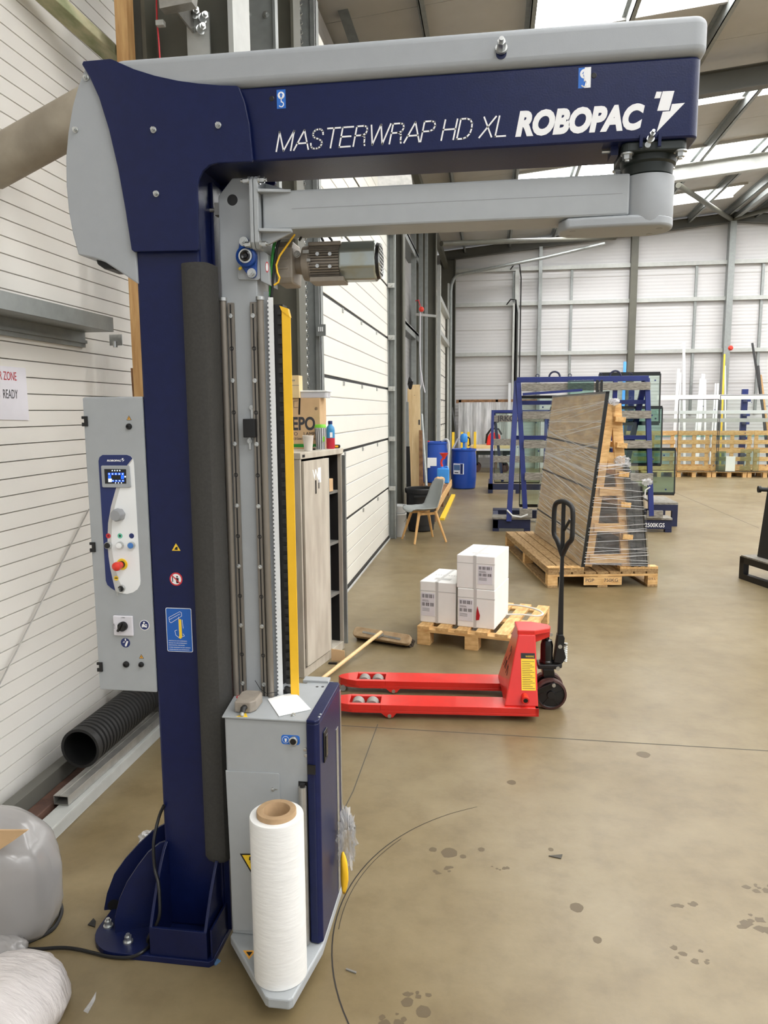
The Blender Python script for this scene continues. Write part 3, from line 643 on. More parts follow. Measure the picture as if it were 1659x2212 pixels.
# lettering
GL = {'M': [[(0, 0), (0, 1), (.42, 0), (.84, 1), (.84, 0)]], 'A': [[(0, 0), (.42, 1), (.84, 0)], [(.14, .33), (.70, .33)]], 'T': [[(0, 1), (.72, 1)], [(.36, 1), (.36, 0)]],
      'E': [[(.6, 1), (0, 1), (0, 0), (.62, 0)], [(0, .52), (.55, .52)]], 'W': [[(0, 1), (.26, 0), (.54, 1), (.82, 0), (1.08, 1)]], 'H': [[(0, 0), (0, 1)], [(.66, 0), (.66, 1)], [(0, .52), (.66, .52)]],
      'X': [[(0, 0), (.68, 1)], [(.04, 1), (.66, 0)]], 'L': [[(0, 1), (0, 0), (.55, 0)]],
      'P': [[(0, 0), (0, 1), (.4, 1), (.56, .94), (.64, .76), (.57, .57), (.4, .5), (0, .5)]],
      'R': [[(0, 0), (0, 1), (.42, 1), (.58, .94), (.64, .77), (.58, .6), (.42, .53), (0, .53)], [(.36, .53), (.52, .48), (.57, .36), (.6, .1), (.64, 0)]],
      'D': [[(0, 0), (0, 1), (.32, 1), (.52, .93), (.66, .76), (.7, .5), (.66, .24), (.52, .07), (.32, 0), (0, 0)]],
      'S': [[(.63, .72), (.58, .88), (.46, .98), (.32, 1), (.16, .97), (.06, .87), (.04, .75), (.1, .62), (.24, .55), (.44, .48), (.6, .38), (.66, .25), (.6, .1), (.48, .02), (.32, 0), (.16, .03), (.05, .13), (.01, .28)]]}
ADV = {'M': 1.02, 'A': .92, 'T': .86, 'E': .80, 'W': 1.22, 'H': .85, 'X': .86, 'L': .66, 'P': .80, 'R': .82, 'D': .88, 'S': .84, ' ': .34}
def stroke_text(s, p0, p1, h, wd, sh, m, parent, Y):
    tot = sum(ADV[c] for c in s); sx = ((p1[0] - p0[0]) / h) / tot; mb = MB(); x = 0; dz = (p1[1] - p0[1]) / (p1[0] - p0[0])
    for c in s:
        for line in GL.get(c, []):
            pts = []
            for a, b in line:
                X = p0[0] + (x + a) * h * sx + b * h * sh; pts.append(Vector((X, 0, p0[1] + b * h + dz * (X - p0[0]))))
            for i in range(len(pts) - 1):
                d = (pts[i + 1] - pts[i]).normalized(); mb.bar(pts[i] - d * wd * .42, pts[i + 1] + d * wd * .42, wd, .0006, (0, 1, 0))
        x += ADV[c]
    mb.v = [(a, Y - .0004 + b, c_) for a, b, c_ in mb.v]
    return mb.build('lettering', m, parent, label='thin white slanted lettering reading MASTERWRAP HD XL')
p0, p1 = onY(597, 327, FYM), onY(1100, 293, FYM)
stroke_text('MASTERWRAP HD XL', (p0.x, p0.z), (p1.x - .005, p1.z), .052, .0042, .22, 'white_print', beam, FYM)
p0, p1 = onY(1113, 292, FYM), onY(1391, 274, FYM)
o = text('ROBOPAC', .083, 'white_print', beam, faceY((p0.x, FYM - .0006, p0.z)), shear=.22, bold=.0048, width=(p1.x - p0.x)); o['label'] = 'bold white italic lettering reading ROBOPAC'
def z3(l, Y=FYM): return px([(1059 + a / 2.765, b / 2.765) for a, b in l], Y)
for pl in ([(993, 548), (1025, 548), (1014, 586), (980, 588)], [(1030, 546), (1100, 543), (1068, 660), (997, 662)], [(1085, 622), (1162, 615), (993, 790), (1030, 668), (1074, 664)]): decal(z3(pl), FYM, 'white_print', beam, 'logo_bolt')
def hook(u0, v0, u1, v1, torn=False):
    a, b = onY(u0, v0, FYM), onY(u1, v1, FYM); s = decal([(a.x, b.z), (b.x, b.z), (b.x, a.z), (a.x, a.z)], FYM, 'sticker_blue', beam, 'hook_sticker')
    cx, w, h = (a.x + b.x) / 2, b.x - a.x, a.z - b.z; cz = a.z - h * .3; Y = FYM - .0006
    decal(circ(cx, cz, w * .38), Y, 'white_print', s, 'print', .0003)
    decal([(cx - w * .22, cz), (cx, cz + w * .27), (cx + w * .22, cz), (cx + w * .1, cz), (cx + w * .1, cz - w * .22), (cx - w * .1, cz - w * .22), (cx - w * .1, cz)], Y - .0003, 'sticker_blue', s, 'print', .0003)
    mb = MB(); mb.box(cx - w * .05, cx + w * .05, Y - .0003, Y, a.z - h * .68, cz - w * .3)
    pts = [(cx + w * .26 * math.cos(t), Y - .0002, a.z - h * .78 + w * .26 * math.sin(t)) for t in [math.radians(90 - 30 * i) for i in range(9)]]
    mb.tube(pts, w * .07, 4); mb.build('print', 'white_print', s)
    if torn: decal([(cx, a.z), (b.x, a.z), (b.x, b.z), (cx - w * .02, b.z), (cx + w * .1, b.z + h * .3), (cx - w * .1, cz)], Y - .0006, 'white_print', s, 'torn_paper', .0003)
hook(597.5, 194.5, 617.5, 234); hook(1250, 147, 1275.5, 189.5, True)
# ---- slewing bearing under the beam end
PX, PY = .425, 2.30
sb = MB().prism(rrect(PX - .085, PX + .085, PY - .09, PY + .085, .02), 'Z', 2.445, 2.471).build('slew_bearing', 'green_dark', mach, bevel=.004)
MB().lathe([(.078, 2.45), (.075, 2.43), (.068, 2.425), (.066, 2.40), (.05, 2.395)], (PX, PY, 0), 28).build('bearing_ring', 'green_dark', sb, smooth=1)
MB().lathe([(.055, 2.42), (.055, 2.385)], (PX, PY, 0), 24).build('shaft', 'black_shine', sb, smooth=1)
for k, (dx, dy) in enumerate(((-.07, -.075), (.07, -.075), (-.07, .07), (.07, .07))):
    mb = MB(); hexbolt(mb, (PX + dx, PY + dy, 2.445), .013, .016, (0, 0, -1)); mb.build('bolt', 'zinc', sb, smooth=1)
p = onY(1405, 300, 2.195); mb = MB(); mb.box(p.x - .028, p.x - .02, 2.192, 2.2, p.z - .02, p.z + .012).box(p.x + .02, p.x + .028, 2.192, 2.2, p.z - .02, p.z + .012).build('adjuster_lug', 'navy', sb)
mb = MB(); hexbolt(mb, (p.x, 2.20, p.z - .002), .0075, .035, (0, -.97, .2)); mb.cyl((p.x - .006, 2.195, p.z - .014), (p.x - .006, 2.215, p.z - .014), .008, n=10); mb.build('adjuster_screw', 'zinc', sb, smooth=1)
p = onY(1305, 335, 2.3); mb = MB(); mb.box(p.x + .01, p.x + .03, 2.24, 2.3, p.z - .02, 2.471); mb.build('adjuster_lug', 'navy', sb); mb = MB(); mb.cyl((p.x - .012, 2.26, p.z - .004), (p.x + .03, 2.26, p.z - .004), .006, n=8); mb.build('adjuster_screw', 'zinc', sb)
# ---- rotating arm
arm = MB().box(-.69, .37, 2.25, 2.375, 2.29, 2.402).build('rotating_arm', 'grey_paint', mach, bevel=.006)
MB().box(-.6, .35, 2.2495, 2.2502, 2.348, 2.3495).build('weld_seam', 'knob_grey', arm)
cap = MB().lathe([(.0735, 2.397), (.074, 2.395), (.074, 2.285), (.07, 2.27), (.06, 2.263), (.02, 2.26)], (PX, 2.31, 0), 36).build('pivot_cap', 'grey_plastic', arm, smooth=1)
oc = [(.20, 2.25), (.36, 2.24)] + arcp(PX, 2.31, .0745, -70, 90, 12) + [(.3, 2.385), (.21, 2.37), (.185, 2.345), (.18, 2.29)]
MB().prism(oc, 'Z', 2.258, 2.289).build('cap_tray', 'grey_plastic', arm, bevel=.008, seg=3, smooth=1)
mb = MB()
for x, y in ((.22, 2.28), (.215, 2.335), (.46, 2.285), (.445, 2.35)): mb.cyl((x, y, 2.2572), (x, y, 2.26), .009, n=14)
mb.build('cap_screw_hole', 'knob_grey', arm)
# joint flanges and fins
fl = [(2.225, 2.252), (2.24, 2.235), (2.39, 2.235), (2.40, 2.25), (2.40, 2.43), (2.385, 2.442), (2.24, 2.442), (2.225, 2.43)]
for x0, x1 in ((-.722, -.711), (-.7095, -.695)): MB().prism(fl, 'X', x0, x1).build('joint_flange', 'grey_paint', arm, bevel=.0025)
for z0 in (2.286, 2.398): MB().prism([(-.695, 2.222), (-.695, 2.262), (-.605, 2.254), (-.6, 2.246)], 'Z', z0 - .004, z0 + .005).build('fin', 'grey_paint', arm, bevel=.0015)
MB().prism([(-.695, 2.44), (-.61, 2.412), (-.605, 2.402), (-.695, 2.402)], 'Y', 2.30, 2.31).build('fin', 'grey_paint', arm, bevel=.0015)
MB().prism([(-.695, 2.24), (-.60, 2.282), (-.60, 2.29), (-.695, 2.29)], 'Y', 2.252, 2.262).build('fin', 'grey_paint', arm, bevel=.0015)
mb = MB()
for z in (2.43, 2.248):
    for y in (2.237, 2.385): hexbolt(mb, (-.722, y, z), .009, .02, (-1, 0, 0)); hexbolt(mb, (-.695, y, z), .009, .018, (1, 0, 0))
mb.build('flange_bolt', 'zinc', arm, smooth=1)
# ---- film column with linear rails
CYF = 2.28
colm = MB().prism([(-.838, .3), (-.838, 2.402), (-.792, 2.453), (-.722, 2.453), (-.722, 2.0), (-.712, 1.98), (-.712, .3)], 'Y', CYF, 2.40).build('film_column', 'grey_paint', mach, bevel=.003)
p = onY(502, 432, CYF); MB().lathe([(.0165, 0), (.0155, -.0008), (0, -.0008)], (p.x, CYF, p.z), 22, 'Y').build('hole', 'black', colm)
p = onY(450, 455, 2.3); mb = MB(); mb.cyl((-.875, 2.30, p.z), (-.838, 2.30, p.z), .006, n=10); mb.box(-.853, -.838, 2.285, 2.315, p.z - .018, p.z + .018); mb.build('stop_pin', 'steel', colm)
for xr, nm in ((-.806, 0), (-.734, 1)):
    s = -1 if nm == 0 else 1
    r = MB().box(xr - .0095, xr + .0095, CYF - .012, CYF, .82, 2.085).build('guide_rail', 'rail_steel', colm, bevel=.001)
    MB().cyl((xr + s * .0235, CYF - .012, .82), (xr + s * .0235, CYF - .012, 2.09), .0105, n=18).build('guide_rod', 'rail_steel', colm, smooth=1)
    MB().cyl((xr + s * .0235, CYF - .012, 2.09), (xr + s * .0235, CYF - .012, 2.10), .0135, n=18).build('rod_cap', 'zinc', colm, smooth=1)
    MB().box(xr - .002, xr + .002, CYF - .0125, CYF - .0115, .82, 2.08).build('rail_groove', 'black', r)
    s0 = h0 = None
    for i in range(13):
        z = 2.045 - i * .0985 - (.0 if nm == 0 else .001)
        if i % 2 == 0:
            if s0 is None: s0 = MB().lathe([(.007, 0), (.007, -.004), (.0035, -.0045), (.003, -.003), (0, -.003)], (0, 0, 0), 14, 'Y').build('cap_screw', 'zinc', r, smooth=1); s0.location = (xr, CYF - .012, z)
            else: shared('cap_screw', s0, r, (xr, CYF - .012, z))
        else:
            if h0 is None: h0 = MB().torus((0, 0, 0), .0055, .0015, 'Y', 14, 5).build('rail_hole', 'black', r); h0.location = (xr, CYF - .012, z)
            else: shared('rail_hole', h0, r, (xr, CYF - .012, z))
# limit sensor between the rails
a, b = onY(524, 905, 2.25), onY(551, 945, 2.25); ls = MB().box(a.x, b.x, 2.25, CYF - .002, b.z, a.z).build('limit_sensor', 'black', colm, bevel=.002)
mb = MB(); mb.box(a.x + .018, a.x + .026, CYF - .004, CYF, a.z, a.z + .04); mb.box(a.x + .008, a.x + .016, CYF - .004, CYF, b.z - .04, b.z); mb.build('sensor_bracket', 'zinc', ls, bevel=.001)
mb = MB(); hexbolt(mb, (a.x + .022, CYF - .004, a.z + .035), .006, .006); hexbolt(mb, (a.x + .012, CYF - .004, b.z - .012), .006, .006); mb.build('bolt', 'zinc', ls, smooth=1)
# belt, energy chain and yellow guard on the right of the column
mb = MB(); mb.box(-.709, -.682, 2.30, 2.304, .8, 2.12).build('side_plate', 'grey_paint', colm)
pp = [(onY(574, 650, 2.29).x, 2.1)]
bx = -.690; mb = MB(); mb.box(bx, bx + .014, 2.286, 2.292, .82, 2.10)
for i in range(98): mb.box(bx - .0035, bx, 2.286, 2.292, .825 + i * .013, .8315 + i * .013)
mb.build('toothed_belt', 'white_plastic', colm)
ec = MB().box(-.678, -.648, 2.298, 2.345, .82, 2.08).build('energy_chain', 'black', colm); l0 = None
for i in range(42):
    if l0 is None: l0 = MB().box(0, .012, -.002, .012, 0, .017).build('chain_link', 'black_rubber', ec, bevel=.001); l0.location = (-.664, 2.290, .83)
    else: shared('chain_link', l0, ec, (-.664, 2.290, .83 + i * .0297))
MB().prism([(-.650, 2.06), (-.622, 2.04), (-.622, .80), (-.650, .80)], 'Y', 2.29, 2.294).build('yellow_guard', 'yellow', colm, bevel=.0006)
MB().prism([(-.656, 2.075), (-.63, 2.066), (-.624, 2.04), (-.65, 2.06)], 'Y', 2.288, 2.31).build('guard_tab', 'yellow', colm)
# flange bearing near the top
p = onY(535, 556, 2.27); bpz = MB().prism(px([(515, 518), (549, 524), (560, 540), (561, 602), (556, 605), (516, 604), (513, 598), (513, 586), (520, 580), (513, 560)], 2.274), 'Y', 2.274, 2.2805).build('bearing_plate', 'grey_paint', colm, bevel=.001)
q1, q2 = onY(527, 522, 2.264), onY(544, 590, 2.264)
def hull(P):
    P = sorted(set(P)); cr = lambda o, a, b: (a[0] - o[0]) * (b[1] - o[1]) - (a[1] - o[1]) * (b[0] - o[0]); lo = []; up = []
    for q in P:
        while len(lo) > 1 and cr(lo[-2], lo[-1], q) <= 0: lo.pop()
        lo.append(q)
    for q in P[::-1]:
        while len(up) > 1 and cr(up[-2], up[-1], q) <= 0: up.pop()
        up.append(q)
    return lo[:-1] + up[:-1]
fb = MB().prism(hull(circ(p.x, p.z, .031, 20) + circ(q1.x, q1.z, .0145, 14) + circ(q2.x, q2.z, .0145, 14)), 'Y', 2.263, 2.274).build('flange_bearing', 'bearing_blue', bpz, bevel=.003)
fb2 = MB().lathe([(.031, 2.262), (.031, 2.25), (.025, 2.246), (.024, 2.25), (.022, 2.25)], (p.x, 0, p.z), 26, 'Y'); fb2.build('bearing_body', 'bearing_blue', colm, smooth=1)
MB().lathe([(.022, 2.252), (.021, 2.246), (.0165, 2.245), (.0165, 2.25)], (p.x, 0, p.z), 24, 'Y').build('inner_race', 'zinc', colm, smooth=1)
MB().lathe([(.0155, 2.252), (.0155, 2.240), (.011, 2.238), (.006, 2.242), (0, 2.242)], (p.x + .001, 0, p.z), 20, 'Y').build('shaft_end', 'black_shine', colm, smooth=1)
mb = MB(); hexbolt(mb, onY(527, 522, 2.264), .0105, .013); hexbolt(mb, onY(544, 590, 2.264), .0105, .013); mb.build('bearing_bolt', 'zinc', colm, smooth=1)
q = onY(521, 578, 2.262); MB().cyl(q, q + Vector((-.004, -.006, -.006)), .004, n=8).build('grease_nipple', 'sticker_yellow', colm)
# side box with sticker
a, b = onY(561, 536, 2.28), onY(582, 616, 2.28); sbx = MB().prism([(a.x, a.z), (b.x - .002, a.z - .02), (b.x + .004, b.z - .002), (a.x + .002, b.z + .012)], 'Y', 2.275, 2.36).build('drive_cover', 'grey_paint', colm, bevel=.002)
c = onY(577, 577, 2.275); decal([(c.x + .0055 * math.cos(t), c.z + .016 * math.sin(t)) for t in [i * .35 for i in range(18)]], 2.275, 'sticker_red', sbx); decal([(c.x + .004 * math.cos(t), c.z + .0125 * math.sin(t)) for t in [i * .35 for i in range(18)]], 2.2744, 'white_print', sbx)
# cables
MB().tube([onY(u, v, 2.30) for u, v in ((596, 512), (591, 535), (588, 565), (586, 600), (584, 640))], .005, 8).build('green_cable', 'green_wire', colm, smooth=1)
MB().tube([onY(u, v, 2.295) for u, v in ((606, 510), (598, 535), (593, 570), (589, 610), (586, 650))], .0045, 8).build('black_cable', 'black', colm, smooth=1)
MB().tube([onY(u, v, 2.29) for u, v in ((637, 506), (620, 530), (604, 553), (597, 572), (599, 588), (604, 600), (601, 610), (592, 616))], .003, 8).build('yellow_cable', 'yellow', colm, smooth=1)
# ---- lifting motor
my, mz = 2.40, onY(740, 567, 2.40).z; xs = lambda u: onY(u, 567, 2.40).x
mot = MB().prism([(my - .05, mz - .068), (my + .05, mz - .068), (my + .06, mz - .02), (my + .055, mz + .05), (my + .04, mz + .062), (my - .04, mz + .062), (my - .058, mz + .04), (my - .058, mz - .05)], 'X', xs(606), xs(642)).build('lift_motor', 'cast_alu', mach, bevel=.006)
for k in range(3): MB().box(xs(611), xs(632), my - .0605, my - .056, mz + .035 - k * .03, mz + .042 - k * .03).build('gearbox_rib', 'cast_alu', mot, bevel=.001)
MB().lathe([(.03, xs(640)), (.034, xs(655)), (.052, xs(658)), (.056, xs(672)), (.05, xs(676))], (0, my, mz), 26, 'X').build('motor_flange', 'cast_alu', mot, smooth=1)
MB().lathe([(.047, xs(672)), (.047, xs(742))], (0, my, mz), 26, 'X').build('stator', 'cast_alu', mot, smooth=1)
for k in range(-8, 9):
    a_ = math.radians(180 + k * 9); c0 = Vector((xs(674), my + .0465 * math.cos(a_), mz + .0465 * math.sin(a_))); d = Vector((0, math.cos(a_), math.sin(a_)))
    MB().bar(c0 + d * .004, c0 + Vector((xs(738) - xs(674), 0, 0)) + d * .004, .0028, .011, d).build('cooling_fin', 'cast_alu', mot)
mb = MB()
for u, v in ((686, 549), (713, 549), (686, 575), (713, 576)):
    p = onY(u, v, my - .057); mb.cyl(p, p + Vector((0, -.006, 0)), .0062, n=6)
mb.build('foot_boss', 'zinc', mot)
MB().box(xs(672), xs(742), my - .04, my + .04, mz + .046, mz + .058).box(xs(676), xs(748), my - .052, my + .03, mz - .066, mz - .05).build('terminal_pad', 'cast_alu', mot, bevel=.003)
mb = MB(); rr = .0635; oct_ = [(my + rr * math.cos(math.radians(22.5 + 45 * k)) * 1.0, mz + rr * math.sin(math.radians(22.5 + 45 * k)) * 1.0) for k in range(8)]
cw = MB().prism(oct_, 'X', xs(738), xs(816)).build('fan_cowl', 'cowl', mot, bevel=.007, seg=3, smooth=1)
MB().lathe([(.056, xs(815)), (.053, xs(822)), (0, xs(823))], (0, my, mz), 24, 'X').build('fan_grille', 'black', cw, smooth=1)
mb = MB()
for k in range(-4, 5): z = mz + k * .0115; hw = math.sqrt(max(.0001, .052 ** 2 - (z - mz) ** 2)); mb.box(xs(822), xs(824), my - hw, my + hw, z - .002, z + .002)
for R_ in (.052, .034): mb.torus((xs(823), my, mz), R_, .0022, 'X', 24, 4)
mb.build('grille_wire', 'zinc', cw)
mb = MB(); mb.box(xs(664), xs(677), my - .06, my - .04, mz + .02, mz + .03).box(xs(672), xs(680), my - .06, my - .05, mz - .005, mz + .004); hexbolt(mb, (xs(651), my - .05, mz + .02), .008, .01); mb.build('motor_bolt', 'steel', mot)
MB().tube([onY(652, 505, 2.35), onY(650, 514, 2.35), onY(646, 520, 2.35)], .004, 6).build('cable_end', 'black', mot)
for us in ((690, 506, 698, 520, 700, 535), (706, 506, 716, 518, 722, 534)):
    MB().tube([onY(us[i], us[i + 1], 2.42) for i in (0, 2, 4)], .004, 6).build('motor_cable', 'black', mot, smooth=1)
# ---- film carriage
KY = 2.10
car = MB().prism([(-.81, KY), (-.545, KY), (-.545, 2.42), (-.69, 2.42), (-.69, 2.272), (-.81, 2.272)], 'Z', .085, .816).build('carriage', 'grey_paint', mach, bevel=.006)
MB().prism([(-.815, 2.094), (-.535, 2.094), (-.535, 2.43), (-.62, 2.43), (-.625, 2.40), (-.695, 2.40), (-.695, 2.275), (-.835, 2.275), (-.835, 2.26)], 'Z', .815, .821).build('top_plate', 'grey_paint', car, bevel=.002)
MB().box(-.64, -.55, 2.41, 2.45, .818, .829).build('top_tray', 'grey_paint', car, bevel=.002)
mb = MB()
for u, v in ((685, 1483), (697, 1483)): p = G(u, v, .822); mb.cyl((p.x, p.y, .8205), (p.x, p.y, .8215), .005, n=12)
mb.build('hole', 'black', car)
MB().prism([(-.547, 2.088), (-.520, 2.083), (-.508, 2.095), (-.508, 2.40), (-.515, 2.415), (-.547, 2.415)], 'Z', .815, .826).build('door_cap', 'navy', car, bevel=.003)
bd_ = MB().prism([(-.548, 2.09), (-.522, 2.085), (-.508, 2.098), (-.508, 2.405), (-.52, 2.415), (-.548, 2.415)], 'Z', .088, .815).build('carriage_door', 'navy', car, bevel=.004)
MB().box(-.5085, -.503, 2.14, 2.185, .665, .765).build('latch_frame', 'black', bd_, bevel=.003)
MB().box(-.5035, -.500, 2.15, 2.175, .68, .75).build('latch_paddle', 'black_shine', bd_, bevel=.002)
MB().box(-.5085, -.5065, 2.33, 2.36, .1, .69).build('door_slit', 'zinc', bd_)
MB().box(-.545, -.52, 2.083, 2.092, .655, .685).build('door_notch', 'black', bd_)
MB().box(-.512, -.5065, 2.395, 2.412, .09, .80).build('door_hinge_strip', 'zinc', bd_)
mb = MB()
for u, v in ((692, 1542), (689, 1548)): p = G(u, v, .827); mb.lathe([(.004, 0), (.003, .0015), (0, .002)], (p.x, p.y, .826), 10)
mb.build('rivet', 'zinc', bd_)
# overlay panel, screws, hinges
pts = px([(487, 1664), (494, 1666), (601, 1671), (603, 1674), (605, 1732), (606, 2012), (505, 2010)], KY - .004)
ov = MB().prism(pts, 'Y', KY - .004, KY).build('lower_panel', 'grey_paint', car, bevel=.001)
mb = MB(); p = onY(590, 1705, KY - .004); mb.lathe([(.0065, 0), (.006, -.003), (.002, -.005), (0, -.005)], p, 12, 'Y'); mb.box(p.x + .006, p.x + .014, KY - .0045, KY - .004, p.z - .002, p.z + .002); mb.build('screw', 'zinc', ov, smooth=1)
mb = MB()
for u, v in ((659, 1618), (661, 1631)): mb.lathe([(.006, 0), (.0055, -.003), (0, -.004)], onY(u, v, KY), 12, 'Y')
mb.build('rivet', 'zinc', car, smooth=1)
# pre-stretch roller in its gap
a = onY(661, 1700, 2.09); MB().box(-.578, -.546, 2.098, 2.108, .088, .622).build('roller_gap', 'black', car)
MB().cyl((-.562, 2.085, .09), (-.562, 2.085, .612), .0125, n=22).build('film_roller', 'steel', car, smooth=1)
MB().cyl((-.562, 2.085, .612), (-.562, 2.085, .622), .008, n=14).build('roller_axle', 'black', car)
# push button with label
c = onY(627, 1598, KY); lb = decal(rrect(c.x - .028, c.x + .03, c.z - .015, c.z + .015, .008), KY, 'sticker_blue', car)
decal(circ(c.x - .014, c.z, .011, 18), KY - .0006, 'white_print', lb, 'print'); decal(circ(c.x - .014, c.z, .0098, 18), KY - .001, 'sticker_blue', lb, 'print')
decal([(c.x - .018, c.z + .004), (c.x - .010, c.z + .004), (c.x - .012, c.z - .007), (c.x - .016, c.z - .007)], KY - .0013, 'white_print', lb, 'print')
MB().lathe([(.0135, 0), (.0135, -.010), (.0105, -.012)], (c.x + .012, KY, c.z), 22, 'Y').build('push_button', 'zinc', car, smooth=1)
MB().lathe([(.0102, -.008), (.0095, -.0135), (0, -.014)], (c.x + .012, KY, c.z), 22, 'Y').build('button_face', 'black', car, smooth=1)
# top details: stickers, connector box
c = G(524, 1505, .8215); MB().prism(circ(c.x, c.y, .021, 22), 'Z', .821, .8214).build('sticker', 'sticker_red', car); MB().prism(circ(c.x, c.y, .016, 22), 'Z', .8214, .8217).build('sticker', 'white_print', car); MB().prism([(c.x - .007, c.y - .006), (c.x + .006, c.y - .006), (c.x + .007, c.y + .005), (c.x - .005, c.y + .007)], 'Z', .8217, .822).build('sticker', 'black', car)
q = [G(u, v, .8213) for u, v in ((510, 1548), (535, 1549), (531, 1539))]; MB().prism([(v.x, v.y) for v in q], 'Z', .821, .8215).build('sticker', 'sticker_yellow', car)
cn = MB().prism([(-.785, 2.125), (-.735, 2.125), (-.722, 2.145), (-.722, 2.21), (-.732, 2.225), (-.778, 2.225), (-.79, 2.21)], 'Z', .822, .858).build('connector_box', 'cast_alu', car, bevel=.004)
MB().tube([(-.752, 2.128, .84), (-.752, 2.112, .842), (-.752, 2.104, .832)], .009, 10).build('cable_gland', 'black', cn, smooth=1)
MB().tube([(-.752, 2.106, .836), (-.752, 2.1, .826), (-.752, 2.104, .822)], .006, 8).build('sheathed_cable', 'galv_light', cn, smooth=1)
MB().torus((-.665, 2.30, .84), .014, .006, 'Y', 16, 6, -.3, math.pi + .3).build('belt_clamp', 'grey_plastic', car, smooth=1)
mb = MB(); p = G(633, 1545, .822); hexbolt(mb, (p.x, p.y, .821), .005, .006, (0, 0, 1)); p = G(626, 1490, .822); hexbolt(mb, (p.x, p.y, .821), .006, .008, (0, 0, 1)); mb.build('bolt', 'zinc', car)
MB().tube([onY(551, 1470, 2.26), onY(562, 1488, 2.25), onY(576, 1498, 2.24), onY(600, 1495, 2.25)], .001, 5).build('thin_wire', 'black', car)
# foot plate with reel
ft = MB().prism([(-.812, 2.115), (-.812, 2.09), (-.628, 1.865), (-.615, 1.858), (-.555, 1.858), (-.545, 1.868), (-.508, 2.085), (-.508, 2.40), (-.70, 2.42), (-.80, 2.27)], 'Z', .052, .085).build('foot_plate', 'grey_paint', car, bevel=.005)
q = [G(u, v, .0855) for u, v in ((525, 2053), (553, 2053), (538, 2072))]; MB().prism([(v.x, v.y) for v in q], 'Z', .085, .0855).build('sticker', 'sticker_orange', ft)
s_ = .6; cq = sum(q, Vector()) / 3; MB().prism([(cq.x + (v.x - cq.x) * .5, cq.y + (v.y - cq.y) * .5) for v in q], 'Z', .0855, .0858).build('sticker', 'black', ft)
# warning triangle (point down) half hidden by the reel
q = px([(518, 1844), (566, 1844), (542, 1885)], KY - .0045); tr = decal(q, KY - .0041, 'black', ov); cz = (sum(a for a, _ in q) / 3, sum(b for _, b in q) / 3)
decal([(cz[0] + (a - cz[0]) * .78, cz[1] + (b - cz[1]) * .78) for a, b in q], KY - .0047, 'sticker_yellow', ov)
decal([(cz[0] - .004, cz[1] + .012), (cz[0] + .003, cz[1] + .012), (cz[0], cz[1] + .003), (cz[0] + .005, cz[1] + .004), (cz[0] - .004, cz[1] - .012), (cz[0] - .001, cz[1] - .001), (cz[0] - .006, cz[1])], KY - .0053, 'black', ov)
# ---- film reel on the foot plate
rc = onY(600, 1850, 1.96)
reel = thing('film_roll', 'white roll of stretch film on a cardboard core, standing on the machine foot plate', 'film roll', (rc.x, 1.96, .086))
MB().lathe([(.0578, 0), (.0785, .001), (.0785, .500), (.077, .505), (.0578, .505), (.0578, 0)], (0, 0, 0), 40).build('film', 'film_white', reel, smooth=1)
MB().lathe([(.0385, .001), (.0575, .001), (.0575, .518), (.056, .520), (.040, .520), (.0385, .518), (.0385, .001)], (0, 0, 0), 36).build('core', 'cardboard_core', reel, smooth=1)
# sheet of paper on top
q = [G(u, v, .8235) for u, v in ((578, 1510), (636, 1494), (672, 1532), (603, 1547))]
tag(MB().prism([(v.x, v.y) for v in q], 'Z', .8225, .8235).build('paper_sheet', 'paper', None), 'blank white sheet of paper lying on top of the film carriage', 'paper')
# ---- control cabinet on the left of the mast (part of the machine)
EY = 2.20
eb = MB().box(-1.272, -1.0755, EY, 2.37, .843, 1.80).build('control_cabinet', 'grey_paint', mach, bevel=.004)
MB().box(-1.2725, -1.0755, EY - .003, EY, .846, 1.797).build('cabinet_door', 'grey_paint', eb, bevel=.002)
EF = EY - .003
for v0, v1, u in ((899, 921, 184), (1171, 1192, 201), (1430, 1450, 216.5)):
    a, b = onY(u, v0, EF), onY(u, v1, EF); mb = MB(); mb.box(a.x - .002, a.x + .0085, EF - .006, EF, b.z, a.z).box(a.x - .010, a.x - .002, EF - .006, EF, b.z, b.z + .012).box(a.x - .010, a.x - .002, EF - .006, EF, a.z - .009, a.z); mb.build('hinge', 'black', eb, bevel=.001)
A = lambda l: px([(150 + a / 5.53, 840 + b / 5.53) for a, b in l], EF)
B = lambda l: px([(150 + a / 5.53, 1140 + b / 5.53) for a, b in l], EF)
outl = A([(350, 860), (362, 815), (400, 788), (690, 788), (735, 805), (762, 840), (770, 880)]) + B([(850, 630), (845, 680), (815, 735), (760, 772), (690, 790), (600, 778), (500, 720), (455, 680), (437, 630)])
pn = MB().prism(outl, 'Y', EF - .0012, EF).build('control_panel', 'white_plastic', eb)
nav = A([(350, 860), (362, 815), (400, 788), (690, 788), (735, 805), (755, 830), (690, 915), (620, 1050), (560, 1185), (500, 1400), (465, 1600), (458, 1800), (462, 1900), (470, 2000)]) + B([(490, 480), (520, 620), (552, 752), (500, 720), (455, 680), (437, 630)])
decal(nav, EF - .0012, 'dark_blue', pn, 'print', .0004)
gst = A([(755, 832), (762, 842), (710, 915), (650, 1050), (605, 1185), (545, 1400), (510, 1600), (503, 1800), (508, 1900), (522, 2000)]) + B([(545, 480), (590, 620), (628, 700), (590, 775), (552, 752), (520, 620), (490, 480)]) + A([(470, 2000), (462, 1900), (458, 1800), (465, 1600), (500, 1400), (560, 1185), (620, 1050), (690, 915)])
decal(gst, EF - .0014, 'tape_grey', pn, 'print', .0003)
p0, p1 = A([(452, 866)])[0], A([(625, 866)])[0]
